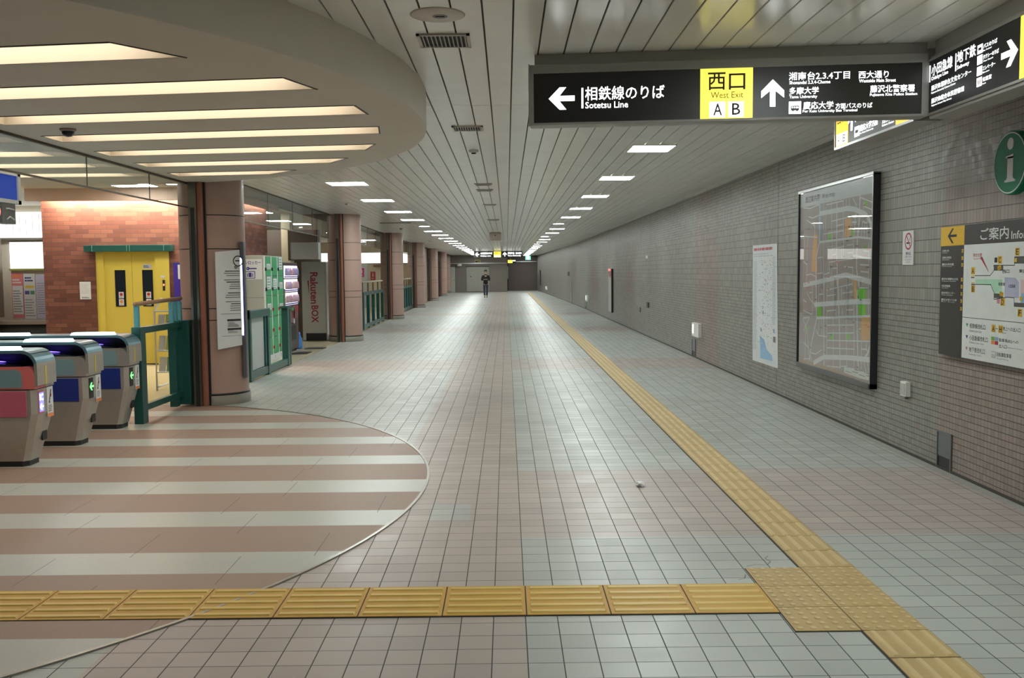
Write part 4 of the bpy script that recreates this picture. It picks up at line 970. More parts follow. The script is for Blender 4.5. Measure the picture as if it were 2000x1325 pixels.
b = MB(); b.box(WX-.006, WX+.006, 6.06, 7.515, 2.566, 2.583, M_alu); b.box(WX-.006, WX+.006, 7.506, 7.517, 2.566, 2.915, M_alu); b.build('face_frame', t)
l = MB()
def wl(mb, s, y0, y1, z0, z1, mat, bold=.008, lift=0): text(mb, s, (WX-.0035-lift, sy_(y0), sz_(z0)), '-X', (y0-y1)*KW, (z1-z0)*KW, mat, bold)
for s, y0, y1, z0, z1 in (('湘南台', 7.20, 6.95, 2.80, 2.86), ('慶応大学方面', 7.197, 6.853, 2.665, 2.715), ('For Keio University', 7.197, 6.93, 2.642, 2.657), ('文化センター', 6.774, 6.60, 2.658, 2.692), ('Culture Center', 6.773, 6.566, 2.638, 2.652)): wl(l, s, y0, y1, z0, z1, M_bwhite)
l.build('lettering', face); l = MB()
prect(l, (WX-.0015, sy_(7.31), sz_(2.639)), '-X', .097, .074, M_bwhite); prect(l, (WX-.003, sy_(7.295), sz_(2.665)), '-X', .063, .024, M_signblk)
l.build('bus_pictogram', face); l = MB(); arrow(l, (WX-.0015, sy_(7.46), sz_(2.70)), '-X', .165, .155, M_bwhite, 'U'); l.build('arrow', face)
b = MB(); b.box(WX-.002, WX, sy_(7.45), sy_(7.715), sz_(2.615), sz_(2.925), M_byel2); yp = b.build('exit_panel', t); b = MB(); b.box(WX-.002, WX, 6.08, sy_(6.54), sz_(2.612), sz_(2.925), M_byel2); b.build('exit_panel', t)
l = MB(); prect(l, (WX-.003, sy_(7.70), sz_(2.622)), '-X', .112, .088, M_bwhite); wl(l, 'A', 7.672, 7.615, 2.637, 2.697, K_, .01, .002); l.build('letter_plate', yp); l = MB(); prect(l, (WX-.003, sy_(7.575), sz_(2.622)), '-X', .112, .088, M_bwhite); wl(l, 'B', 7.553, 7.493, 2.637, 2.697, K_, .01, .002); l.build('letter_plate', yp); l = MB()
wl(l, '西', 7.69, 7.60, 2.79, 2.88, K_); wl(l, '口', 7.57, 7.48, 2.79, 2.88, K_); l.build('lettering', yp)

# ================================================================== TACTILE PAVING
def bar(b, x0, x1, y0, y1, mat): b.frustum(x0, x1, y0, y1, .006, .0125, .006, mat)
b = MB(); xk = 1.28; b.box(-4.72, 1.28, 4.31, 4.73, 0, .0038, M_joint)
while xk > -4.6:
    x0 = xk-.4; b.box(x0+.003, xk-.003, 4.315, 4.725, .0, .007, M_yelb)
    for i in range(5):
        yy = 4.315+.041+i*.082; bar(b, x0+.018, xk-.018, yy-.020, yy+.020, M_yel)
    xk -= .4
single(b, 'tactile_paving', 'bright yellow guiding strip crossing the floor in front of the viewer', 'tactile paving', (-1.6, 4.52, 0))
b = MB()
def strip(y0, n, up):
    for k in range(n):
        a = y0+.3*k*up; c = a+.3*up; lo, hi = min(a, c), max(a, c); b.box(1.583, 1.877, lo+.005, hi-.005, .0, .006, M_yel2b)
        for i in range(4):
            xx = 1.58+.0375+i*.075; bar(b, xx-.016, xx+.016, lo+.012, hi-.012, M_yel2)
b.box(1.577, 1.883, -2.52, 4.081, 0, .002, M_joint); b.box(1.577, 1.883, 4.981, 75.8, 0, .002, M_joint)
strip(4.981, 236, 1); strip(4.081, 22, -1)
single(b, 'tactile_paving', 'long worn yellow guiding strip running down the concourse to the far shutter', 'tactile paving', (1.73, 30, 0))
b = MB(); b.box(1.28, 1.88, 4.081, 4.981, 0, .0025, M_joint)
for i in range(2):
    for j in range(3):
        x0 = 1.28+.3*i; y0 = 4.081+.3*j; b.box(x0+.003, x0+.297, y0+.003, y0+.297, 0, .006, M_yel2b)
        for p in range(5):
            for q in range(5):
                b.lathe(x0+.03+p*.06, y0+.03+q*.06, [(.0165, .006), (.013, .0105), (.007, .0115), (0.0, .0115)], M_yel2, n=10, smooth=False)
single(b, 'tactile_paving', 'square patch of dotted yellow warning tiles where the two guiding strips meet', 'tactile paving', (1.58, 4.53, 0))
b = MB(); bm = bmesh.new(); bmesh.ops.create_icosphere(bm, subdivisions=2, radius=.042)
rnd = random.Random(2)
for v in bm.verts: v.co *= rnd.uniform(.55, 1.15); v.co.z = max(0, v.co.z*.6+.012); v.co += Vector((.993, 6.966, .0))
b.bm(bm, M_paper); single(b, 'paper_scrap', 'small crumpled white paper scrap lying on the floor', 'litter', (.993, 6.966, 0))
# hairline cracks of the floor beside the dotted tiles
b = MB()
for pts in ([(1.30, 5.02), (1.36, 5.05), (1.42, 5.04), (1.455, 5.10), (1.44, 5.16), (1.47, 5.20)], [(1.20, 4.80), (1.24, 4.82), (1.26, 4.88)]):
    for (x0, y0), (x1, y1) in zip(pts, pts[1:]):
        d_ = Vector((y1-y0, x0-x1)).normalized()*.0018; b.quad((x0-d_.x, y0-d_.y, .0012), (x0+d_.x, y0+d_.y, .0012), (x1+d_.x, y1+d_.y, .0012), (x1-d_.x, y1-d_.y, .0012), M_joint)
struct(b, 'trim_8', 'hairline cracks in the floor tiles beside the dotted patch')

# ================================================================== RIGHT WALL
WR = 3.51
# framed area map
M_map = std('map_ground_mauve', (.34, .30, .29), .22, var=.03); M_road = std('map_road_white', (.60, .64, .66), .25); M_mapg = std('map_green', (.16, .48, .05), .25); M_mapo = std('map_orange', (.62, .36, .14), .25); M_mapb = std('map_river_blue', (.30, .42, .62), .25); M_olive = std('map_olive', (.12, .10, .009), .4)
ROADS={
'big':[[(10.377,2.236),(9.529,2.237),(9.335,2.215),(9.055,2.150),(8.965,2.102),(8.873,1.997),(8.875,1.813),(8.859,1.708)],[(10.915,1.440),(10.418,1.481),(9.548,1.563),(8.827,1.494)],[(10.513,0.567),(10.177,0.664),(9.459,0.724),(8.813,0.758),(8.791,0.743)],[(10.512,1.226),(9.791,1.269),(9.244,1.301),(8.819,1.314)]],
'mid':[[(10.378,1.923),(9.228,1.935),(8.847,1.904)],[(9.349,1.758),(8.838,1.712)],[(10.381,2.338),(10.378,1.918),(10.474,1.753),(10.475,1.431)],[(9.200,2.340),(9.211,2.081),(9.250,1.909),(9.265,1.735),(9.260,1.621),(9.182,1.451)],[(9.839,2.318),(9.830,1.836),(9.786,1.441)],[(10.415,1.080),(9.680,1.126),(8.812,1.176)],[(10.465,1.545),(10.452,1.248),(10.429,1.070),(10.600,0.777),(10.654,0.579)],[(10.202,1.547),(10.195,1.081),(10.159,0.577)],[(9.778,1.548),(9.718,1.105),(9.669,0.589)],[(9.238,1.419),(9.226,1.156),(9.166,0.632)],[(8.884,1.552),(8.865,1.148),(8.865,0.928),(8.925,0.820),(9.023,0.751)]],
'small':[[(10.251,2.338),(10.248,1.943),(10.225,1.435)],[(10.014,2.340),(9.964,1.840),(9.973,1.439)],[(9.659,2.332),(9.624,1.849),(9.631,1.731)],[(9.388,2.329),(9.289,2.251),(9.307,2.139),(9.346,1.948),(9.360,1.736)],[(10.165,2.318),(9.658,2.323)],[(9.991,2.132),(9.285,2.155)],[(9.828,2.077),(9.647,2.082)],[(10.251,2.006),(9.644,2.018)],[(10.193,2.296),(10.177,1.941)],[(10.953,2.338),(10.698,2.316),(10.396,2.339)],[(10.756,2.224),(10.615,2.201),(10.391,2.222)],[(10.818,2.187),(10.535,2.112),(10.530,1.993)],[(9.200,2.322),(8.864,2.246)],[(9.104,2.230),(8.860,2.175)],[(9.106,2.272),(9.113,2.187)],[(9.120,2.085),(9.029,2.063),(8.986,2.078)],[(9.120,2.085),(9.158,1.923)],[(9.063,2.065),(9.078,1.920)],[(9.007,2.062),(9.000,1.918)],[(9.401,2.091),(9.281,2.085)],[(10.907,2.007),(10.439,1.979)],[(10.778,2.002),(10.802,1.451)],[(10.927,1.719),(10.796,1.677)],[(10.054,1.699),(9.360,1.727)],[(10.040,1.699),(10.035,1.585),(10.217,1.566)],[(9.951,1.839),(9.611,1.854)],[(9.948,1.773),(9.815,1.780)],[(9.941,1.632),(9.795,1.636)],[(9.602,1.649),(9.355,1.639)],[(9.537,1.865),(9.354,1.869)],[(9.521,1.788),(9.362,1.785)],[(9.169,1.664),(8.944,1.658)],[(9.154,1.599),(8.940,1.590)],[(9.084,1.801),(8.950,1.789)],[(8.955,1.891),(8.950,1.561)],[(9.356,1.648),(9.358,1.448)],[(9.523,1.558),(9.517,1.446)],[(10.823,1.559),(10.634,1.570),(10.480,1.540)],[(10.422,1.575),(10.232,1.585)],[(10.415,1.752),(10.240,1.755)],[(10.348,1.917),(10.304,1.585)],[(9.688,1.851),(9.682,1.732)],[(9.485,2.336),(9.481,2.247)],[(9.571,2.329),(9.567,2.244)],[(10.079,1.020),(9.305,1.065)],[(10.075,0.933),(9.301,0.986)],[(10.072,0.856),(8.876,0.933)],[(10.082,0.774),(9.281,0.825)],[(10.100,1.182),(10.075,0.624)],[(9.904,1.105),(9.866,0.569)],[(9.521,1.260),(9.508,0.970),(9.480,0.645)],[(9.315,1.285),(9.285,0.647)],[(9.099,0.919),(9.086,0.641)],[(8.975,0.924),(8.971,0.851),(8.926,0.825)],[(9.095,0.841),(8.971,0.849)],[(10.110,1.398),(9.360,1.475)],[(10.107,1.336),(9.822,1.357)],[(9.640,1.375),(9.356,1.395)],[(10.112,1.451),(10.104,1.269)],[(9.520,1.504),(9.498,1.288)],[(9.669,1.448),(9.662,1.283)],[(10.100,1.173),(9.814,1.194)],[(9.531,1.205),(9.324,1.218)],[(9.816,1.231),(9.811,1.129)],[(9.633,1.220),(9.629,1.137)],[(10.899,1.056),(10.675,1.078),(10.892,0.901)],[(10.898,1.046),(10.747,0.910),(10.654,0.579)],[(10.870,0.772),(10.660,0.722)],[(10.595,0.676),(10.442,0.674),(10.238,0.741)],[(10.454,0.949),(10.362,0.890),(10.088,0.894)],[(10.340,1.074),(10.377,0.894)],[(10.267,1.078),(10.245,0.893)],[(10.783,1.370),(10.684,1.291),(10.496,1.226)],[(10.687,1.357),(10.594,1.364)],[(10.584,1.475),(10.568,1.113)],[(10.886,1.145),(10.583,1.112)],[(10.908,1.269),(10.794,1.247)],[(10.367,1.344),(10.222,1.352)],[(10.268,1.410),(10.250,1.352)],[(10.373,1.477),(10.363,1.251)],[(10.073,0.576),(9.656,0.604)],[(9.022,0.734),(8.960,0.619)],[(8.932,0.734),(8.894,0.627)],[(8.896,0.665),(8.788,0.676)],[(9.908,1.501),(9.898,1.275)],[(9.162,1.032),(9.116,1.040)],[(8.847,1.018),(8.804,1.020)],[(10.796,0.928),(10.813,0.574)],[(10.862,0.580),(10.655,0.605)],[(10.625,0.633),(10.560,0.578)],[(9.181,1.438),(8.955,1.442)],[(8.949,1.552),(8.932,1.179)],[(9.657,0.614),(9.455,0.638)]],
}
AREAS={
'orange':[[(9.612,2.139),(9.427,2.141),(9.430,1.951),(9.603,1.948)],[(10.562,2.024),(10.441,2.004),(10.461,1.793),(10.437,1.585),(10.636,1.605),(10.613,1.796)],[(9.121,1.152),(8.898,1.167),(8.877,0.948),(9.099,0.927)],[(9.338,1.524),(9.255,1.533),(9.246,1.331),(9.305,1.330)]],
'green':[[(9.095,2.276),(9.006,2.275),(9.003,2.218),(9.093,2.229)],[(10.095,2.000),(9.999,2.003),(10.004,1.935),(10.087,1.935)],[(9.409,2.021),(9.326,2.024),(9.341,1.946),(9.406,1.943)],[(9.086,1.852),(9.019,1.854),(9.021,1.808),(9.080,1.809)],[(9.227,1.420),(9.157,1.425),(9.158,1.451),(9.004,1.441),(8.998,1.180),(9.191,1.167)],[(10.421,1.224),(10.274,1.236),(10.268,1.097),(10.400,1.086)],[(9.992,0.934),(9.883,0.941),(9.880,0.878),(9.983,0.871)],[(9.495,0.967),(9.416,0.972),(9.413,0.909),(9.487,0.904)],[(10.814,0.968),(10.687,0.975),(10.747,0.900)]],
'white':[[(9.555,0.619),(9.284,0.633),(9.260,0.614),(9.028,0.625),(8.982,0.613),(8.785,0.613),(8.782,0.558),(9.116,0.550),(9.552,0.560)],[(9.637,1.307),(9.234,1.327),(9.232,1.292),(9.635,1.265)]],
'olive':[[(9.515,0.587),(9.342,0.582),(9.342,0.576),(9.515,0.579)],[(9.326,0.602),(9.165,0.602),(9.164,0.593),(9.326,0.593)],[(9.146,0.590),(8.981,0.587),(8.981,0.578),(9.145,0.582)],[(8.964,0.600),(8.795,0.603),(8.795,0.593),(8.963,0.591)]],
'blue':[[(10.381,2.338),(10.332,2.337),(10.319,2.043),(10.349,1.927),(10.378,1.928)]],
}

t = thing('area_map', 'large framed area map on the right wall', 'map', (WR, 9.9, 1.5))
Ya, Yb, Za, Zb = 11.06, 8.84, .53, 2.505; xm = 3.465
b = MB(); b.box(xm, WR, Yb-.01, Ya+.01, Za-.01, Zb+.01, M_signblk); b.build('backing', t)
b = MB(); fr = std('map_frame_dark', (.035, .036, .04), .3, .3)
for y0, y1, z0, z1, m_ in ((Yb-.025, Ya+.025, Zb, Zb+.03, M_alu), (Yb-.025, Ya+.025, Za-.05, Za, std('map_frame_grey', (.12, .125, .13), .35, .4)), (Ya, Ya+.025, Za, Zb, fr), (Yb-.025, Yb, Za-.05, Zb+.02, fr)): b.box(xm-.025, WR, y0, y1, z0, z1, m_, .003)
b.box(xm-.027, xm-.02, Yb-.024, Yb-.012, Za, Zb+.03, M_alu); b.build('frame', t)
b = MB(); b.box(xm-.002, xm, Yb, Ya, Za, Zb, M_map); sh = b.build('sheet', t)
l = MB()
def lp(pts, mat, dx): l.poly([(xm-dx, min(max(y, Yb), Ya), min(max(z, Za), Zb)) for y, z in pts], mat)
lp([(Ya, 2.345), (Ya, Zb), (Yb, Zb), (Yb, 2.338)], std('map_title_band', (.50, .53, .56), .25), .0045)
for k_, m_ in (('orange', M_mapo), ('green', M_mapg), ('blue', M_mapb), ('white', M_road), ('olive', M_olive)):
    for a in AREAS[k_]: lp(a, m_, .003 if k_ != 'olive' else .005)
for k_, w_, dx in (('small', .0115, .0035), ('mid', .023, .0038), ('big', .052, .0041)):
    for r in ROADS[k_]:
        dx += 1.2e-5
        for (y0, z0), (y1, z1) in zip(r, r[1:]):
            d_ = Vector((z1-z0, y0-y1)); 
            if d_.length < 1e-4: continue
            d_ = d_.normalized()*w_/2; lp([(y0+d_.x, z0+d_.y), (y1+d_.x, z1+d_.y), (y1-d_.x, z1-d_.y), (y0-d_.x, z0-d_.y)], M_road, dx)
text(l, '周辺案内図', (xm-.005, 10.875, 2.383), '-X', .49, .072, M_ink, .007); text(l, 'Area map', (xm-.005, 10.30, 2.378), '-X', .40, .068, M_ink, .007)
rnd = random.Random(12)
for i in range(46): prect(l, (xm-.0046, rnd.uniform(Yb+.1, Ya-.2), rnd.uniform(Za+.1, 2.25)), '-X', rnd.uniform(.03, .09), .012, M_ink if i % 3 else M_red)
l.build('print', sh)
gt = glass('map_cover_glass', (.97, .98, .98), 1.5); b = MB(); b.quad((xm-.012, Ya, Za), (xm-.012, Yb, Za), (xm-.012, Yb, Zb), (xm-.012, Ya, Zb), gt); b.build('cover_glass', t)
# loose white map poster
t = thing('poster', 'tall white map poster with blue sea, on the wall left of the framed map', 'poster', (WR, 12.7, 1.15))
xp = WR-.006; b = MB(); b.prism([(xp, 13.30, .337), (xp, 12.05, .345), (xp, 12.15, 1.962), (xp, 13.34, 1.968)], (.004, 0, 0), M_paper); sh = b.build('sheet', t)
l = MB(); xq = xp-.002
ppoly(l, (xq, 0, 0), '-X', [(-a, c_) for a, c_ in [(12.917, .717), (12.697, .672), (12.559, .543), (12.324, .491), (12.281, .416), (12.877, .404)]], std('sea_blue', (.30, .50, .72), .5))
prect(l, (xq, 12.274, .67), '-X', .12, .076, M_greyink); lines(l, (xq, 13.27, 1.88), '-X', .95, .045, 1, std('poster_title_red', (.5, .12, .16), .5), .8, 2); lines(l, (xq, 13.27, 1.80), '-X', 1.0, .06, 2, std('pale_blue_ink', (.45, .5, .58), .5), .4, 3)
rnd = random.Random(31)
for i in range(260):
    q_ = rnd.random(); yy = rnd.gauss(12.62, .22); yy = min(13.05, max(12.2, yy)); prect(l, (xq, yy, rnd.uniform(.55, 1.75)), '-X', rnd.uniform(.01, .04), rnd.uniform(.006, .009), M_greyink if q_ < .7 else std('mid_blue_ink', (.16, .3, .5), .5))
for yy, zz in ((12.765, 1.04), (12.237, .82), (12.86, .80)): l.disc((xq-.0005, yy, zz), .03, AX['-X'], std('mid_blue_ink', (.16, .3, .5), .5), 8)
lines(l, (xq, 13.27, .5), '-X', .2, 1.25, 60, std('pale_blue_ink', (.45, .5, .58), .5), .5, 9); lines(l, (xq, 12.32, .9), '-X', .14, .9, 46, std('pale_blue_ink', (.45, .5, .58), .5), .5, 10)
l.build('print', sh)
# no smoking sign
t = thing('no_smoking_sign', 'small white no-smoking sign on the wall between map and information board', 'sign', (WR, 8.17, 1.8))
b = MB(); b.box(WR-.012, WR, 8.062, 8.278, 1.654, 1.951, M_paper, .003); pl = b.build('plate', t); l = MB(); xs = WR-.0135
l.ring((xs, 8.155, 1.86), .060, .074, AX['-X'], M_red, 36); l.quad((xs, 8.204, 1.912), (xs, 8.194, 1.918), (xs, 8.106, 1.808), (xs, 8.116, 1.802), M_red)
prect(l, (xs+.0005, 8.195, 1.838), '-X', .045, .014, M_ink); prect(l, (xs+.0005, 8.148, 1.838), '-X', .035, .014, M_greyink)
for i in range(4): l.disc((xs+.0005, 8.122+.008*math.sin(i*2), 1.868+i*.011), .007, AX['-X'], M_greyink, 8)
text(l, '禁煙', (xs, 8.208, 1.742), '-X', .11, .024, M_ink, .01); text(l, 'ご協力ください', (xs, 8.222, 1.717), '-X', .14, .019, M_ink, .006); text(l, 'NO SMOKING', (xs, 8.222, 1.694), '-X', .14, .013, std('pale_red_ink', (.55, .25, .3), .5), .0); text(l, 'AREA', (xs, 8.20, 1.673), '-X', .09, .013, std('pale_red_ink', (.55, .25, .3), .5), .0)
l.build('print', pl)
# information board
xi = 3.455
t = thing('information_board', 'big white and charcoal station information board at the right edge of the view', 'sign', (WR, 6.4, 1.45))
b = MB(); b.box(xi, WR-.01, 5.3, 7.455, .94, 1.948, M_signblk, .004); b.build('board', t)
l = MB()
def ip(pts, mat, d=.001): l.poly([(xi-d, y, z) for y, z in pts], mat)
def ir(y0, y1, z0, z1, mat, d=.001): ip([(y0, z0), (y1, z0), (y1, z1), (y0, z1)], mat, d)
M_iw = std('board_white', (.66, .70, .69), .3); M_iy = std('board_yellow', (.66, .40, .009), .3)
ir(7.07, 5.31, .945, 1.797, M_iw); ir(7.452, 7.07, 1.797, 1.945, M_iy)
ch = l; ck = [(0, .5), (.48, 1), (.68, 1), (.30, .58), (1, .58), (1, .42), (.30, .42), (.68, 0), (.48, 0)]
ck = [(7.335-a*.145, 1.815+c_*.115) for a, c_ in ck]
for idx in ((0,1,2,3),(0,3,6),(3,4,5,6),(0,6,7,8)): ip([ck[i] for i in idx], M_ink, .002)
def it(s, y0, y1, z0, z1, mat, bold=.01, d=.002): text(l, s, (xi-d, y0, z0), '-X', y0-y1, z1-z0, mat, bold)
it('ご案内', 6.83, 6.445, 1.822, 1.910, M_iw, .009); it('Information', 6.41, 5.95, 1.818, 1.873, M_iw, .01)
rows = [('多摩大学', 'Tama University', 7.311, 1.750), ('湘南台駅前', 'Shonandai Ekimae', 7.27, 1.697), ('慶応大学方面', 'For Keio University', 7.228, 1.644), ('藤沢市湘南台文化', 'Culture Center', 7.15, 1.530), ('市民図書館', 'City Library', 7.277, 1.475), ('総合市民センター', 'Civic Center', 7.198, 1.421), ('慶応大学バス停', 'Bus Stop', 7.166, 1.367)]
for s, e, y1, z in rows: it(s, 7.42, y1, z, z+.018, M_iw, .006); it(e, 7.42, y1+.03, z-.012, z-.003, M_iw, .0)
for z in (1.753, 1.699, 1.647, 1.536, 1.482, 1.427, 1.373, 1.314): ir(7.105, 7.08, z-.014, z+.014, M_iy, .002); it('A', 7.099, 7.086, z-.009, z+.009, M_ink, .0, .003)
ir(7.07, 5.31, 1.2505, 1.2545, M_ink, .002)
for s, y, z in (('A', 6.952, 1.629), ('B', 6.945, 1.495), ('C', 6.578, 1.704), ('D', 6.527, 1.411), ('E', 6.356, 1.757), ('F', 6.303, 1.345), ('A', 6.638, 1.220), ('H', 6.543, 1.220)):
    ir(y, y-.056, z-.053, z, M_iy, .002); it(s, y-.012, y-.044, z-.047, z-.007, M_ink, .01, .003)
it('~', 6.578, 6.552, 1.190, 1.198, M_ink)
def ln(pts, wd, mat, d=.0022):
    for (y0, z0), (y1, z1) in zip(pts, pts[1:]):
        d_ = Vector((z1-z0, y0-y1)).normalized()*wd/2; ip([(y0+d_.x, z0+d_.y), (y1+d_.x, z1+d_.y), (y1-d_.x, z1-d_.y), (y0-d_.x, z0-d_.y)], mat, d)
ln([(6.898, 1.567), (6.676, 1.568), (6.621, 1.608), (6.631, 1.641), (6.357, 1.639), (6.36, 1.696), (5.8, 1.696)], .005, M_ink); ln([(6.895, 1.502), (6.664, 1.504), (6.617, 1.447), (6.614, 1.40), (6.436, 1.42), (6.352, 1.418), (6.349, 1.36), (5.8, 1.363)], .005, M_ink)
for y in (6.952, 6.945):
    z = 1.560 if y > 6.95 else 1.508; ir(y, y-.05, z, z+.007, M_iy, .002); ir(y, y-.05, z-.011, z-.004, M_ink, .002)
ip([(6.888, 1.542), (6.513, 1.541), (6.508, 1.445), (6.62, 1.442), (6.648, 1.497), (6.886, 1.507)], std('plan_green', (.40, .66, .50), .3), .0015); ip([(6.483, 1.557), (6.345, 1.554), (6.299, 1.526), (6.293, 1.417), (6.475, 1.418)], std('plan_lavender', (.44, .46, .62), .3), .0015); ir(6.278, 6.1, 1.45, 1.543, std('plan_pink', (.68, .50, .50), .3), .0015); ir(6.272, 6.1, 1.38, 1.45, std('plan_blue', (.25, .45, .66), .3), .0015)
for y0, y1, z0, z1 in ((6.628, 6.503, 1.603, 1.641), (6.617, 6.495, 1.41, 1.442), (6.365, 6.15, 1.65, 1.696), (6.348, 6.15, 1.362, 1.386)): ir(y0, y1, z0, z1, std('plan_dark', (.07, .07, .07), .4), .002)
for y0, z0 in ((6.575, 1.606), (6.56, 1.612), (6.54, 1.428), (6.52, 1.424), (6.28, 1.40), (6.36, 1.66)): ir(y0, y0-.03, z0, z0+.028, M_iy, .003)
ir(6.622, 6.585, 1.66, 1.695, M_ink, .002); ir(6.575, 6.535, 1.372, 1.405, std('pale_red_ink', (.55, .25, .3), .5), .002)
ip([(6.825, 1.70), (6.793, 1.703), (6.685, 1.582)], M_red, .003); it('現在位置', 6.93, 6.80, 1.705, 1.730, M_red, .004); it('You are here', 6.925, 6.80, 1.685, 1.698, M_red, 0)
for y0, z0, s in ((6.56, 1.497, '相鉄線'), (6.43, 1.485, '小田急線'), (6.51, 1.585, '西口'), (6.30, 1.588, '東口')): it(s, y0, y0-.09, z0, z0+.024, M_ink, .004, .003)
for z, s, e, y1, c_ in ((1.175, '相鉄線改札口', 'Sotetsu Line Gate', 6.724, M_lgreen), (1.086, '小田急線改札口', 'Odakyu Line Gate', 6.686, M_navy), (.998, '地下鉄改札口', 'Subway Gate', 6.723, std('pale_red_ink', (.55, .25, .3), .5))):
    ip([(7.01, z+.034), (6.975, z+.034), (6.992, z+.006)], c_, .002); it(s, 6.955, y1, z, z+.038, M_ink, .004); it(e, 6.955, y1+.05, z-.026, z-.008, M_greyink, 0)
it('地上への出入口', 6.486, 6.262, 1.186, 1.216, M_ink, .004); it('Exit', 6.486, 6.44, 1.164, 1.178, M_greyink, 0)
for i, (y0, z0, c_) in enumerate(((6.638, 1.108, M_mapg), (6.588, 1.108, M_mapb), (6.638, 1.080, M_orange), (6.588, 1.080, M_red))): ir(y0, y0-.046, z0, z0+.026, c_, .002)
it('駐車場(B2)への', 6.532, 6.283, 1.102, 1.13, M_ink, .004); it('出入口', 6.53, 6.43, 1.062, 1.090, M_ink, .004); it('Entrance to Parking', 6.425, 6.232, 1.066, 1.078, M_greyink, 0)
ir(6.628, 6.572, .984, 1.03, M_greyink, .002); ir(6.624, 6.576, .987, 1.027, M_iw, .003); l.ring((xi-.004, 6.610, 1.0), .007, .01, AX['-X'], M_greyink, 10); l.ring((xi-.004, 6.588, 1.0), .007, .01, AX['-X'], M_greyink, 10)
it('自転車駐車場', 6.558, 6.367, 1.0, 1.03, M_ink, .004); it('Bicycle Parking', 6.55, 6.40, .978, .99, M_greyink, 0)
l.build('print', t)
# round information sign
t = thing('information_sign', 'round green information sign with white letter i above the information board', 'sign', (3.4, 6.37, 2.33))
b = MB(); n = 56; cy, cz, R = 6.375, 2.33, .215
ringp = lambda x, r: [(x, cy+r*math.cos(2*PI*i/n), cz+r*math.sin(2*PI*i/n)) for i in range(n)]
loft(b, [ringp(3.462, R), ringp(3.415, R), ringp(3.408, R-.004)], std('info_green', (.004, .19, .10), .5, spec=.2)); b.build('disc', t)
b = MB(); loft(b, [ringp(WR, .05), ringp(3.462, .05)], M_alu); b.build('mount', t)
l = MB(); l.ring((3.4065, cy, cz), R-.018, R-.010, AX['-X'], M_paper, 56); l.disc((3.4065, cy-.008, cz+.128), .040, AX['-X'], M_paper, 24)
for z0, z1, h0, h1 in ((2.202, 2.217, .068, .068), (2.217, 2.232, .052, .036), (2.232, 2.372, .036, .036)): l.quad((3.4065, cy-.01+h0, z0), (3.4065, cy-.01-h0, z0), (3.4065, cy-.01-h1, z1), (3.4065, cy-.01+h1, z1), M_paper)
l.poly([(3.4065, cy+.056, 2.375), (3.4065, cy+.03, 2.36), (3.4065, cy-.046, 2.36), (3.4065, cy-.046, 2.388)], M_paper); l.build('lettering', t)
t = thing('round_sign', 'pale round sign cut by the right edge beside the green information sign', 'sign', (3.4, 6.0, 2.25))
b = MB(); cy2, cz2 = 6.005, 2.27; ringq = lambda x, r: [(x, cy2+r*math.cos(2*PI*i/n), cz2+r*math.sin(2*PI*i/n)) for i in range(n)]
loft(b, [ringq(WR, .215), ringq(3.48, .215), ringq(3.476, .212)], std('round_sign_pale', (.55, .58, .58), .4)); b.build('disc', t)
# wall boxes
def wbox(name, label, cat, y0, y1, z0, z1, dep, parts, group=None):
    yc = (y0+y1)/2; x = wallx(yc); t = thing(name, label, cat, (x, yc, z0), group)
    for nm, a, c_, d, e, p0, p1, m_ in parts:
        b = MB(); b.box(x-p1, x-p0, y0+a*(y1-y0), y0+c_*(y1-y0), z0+d*(z1-z0), z0+e*(z1-z0), m_, .003); b.build(nm, t)
    return t
M_el = emis('night_lamp_window', (1, 1, .97), .9)
for lab, y0, y1, z0, z1 in (('white night-light box on the right wall beyond the white poster', 16.80, 17.40, .41, .66), ('white night-light box low on the right wall, half-way down the concourse', 38.85, 40.05, .365, .62), ('tiny white night-light box farthest down the right wall', 67.6, 70.2, .30, .56)):
    wbox('night_light', lab, 'lamp', y0, y1, z0, z1, .1, (('housing', 0, 1, 0, 1, 0, .06, M_white), ('window', .70, .92, .2, .88, .06, .064, M_el)), 'night lights on the right wall')
M_og = std('outlet_cover_grey', (.16, .17, .175), .35, .5)
for lab, y0, y1, z1 in (('grey outlet hatch open at the bottom, low on the right wall below the information board', 7.29, 7.54, .31), ('grey outlet hatch low on the right wall under the first night light', 17.3, 17.63, .34), ('small grey outlet hatch low on the right wall, farther than the fire hydrant panel', 40.2, 40.75, .30)):
    wbox('outlet_hatch', lab, 'hatch', y0, y1, .005, z1, .05, (('cover', .06, .94, .33, .96, .0, .008, M_og), ('opening', .05, .95, .0, .33, 0.0, .004, M_dark), ('frame', 0, .06, 0, 1, 0, .014, M_og), ('frame', .94, 1, 0, 1, 0, .014, M_og), ('frame', 0, 1, .96, 1, 0, .014, M_og)), 'outlet hatches at the foot of the right wall')
wbox('switch_box', 'small white switch box on the right wall below the no-smoking sign', 'switch', 8.075, 8.19, .506, .635, .05, (('housing', 0, 1, .0, 1, 0, .045, M_white), ('cover', .12, .88, .12, .88, .045, .05, std('switch_grey', (.5, .5, .46), .4)), ('conduit', .35, .6, -.18, 0, 0, .03, M_og)))
wbox('hydrant_panel', 'tall narrow pale fire hydrant panel with red lamp on the right wall', 'fire hydrant', 30.4, 31.55, .28, 1.70, .05, (('door', 0, .97, 0, .83, 0, .03, std('hydrant_pale', (.42, .40, .37), .4)), ('upper_panel', 0, .97, .83, 1, 0, .03, M_wall), ('edge', -.06, 0, 0, 1, 0, .06, M_dark), ('lettering', .35, .6, .80, .92, .03, .034, M_red), ('lamp', .3, .6, .95, 1.0, .03, .08, emis('hydrant_lamp', (1, .03, .03), .8))))
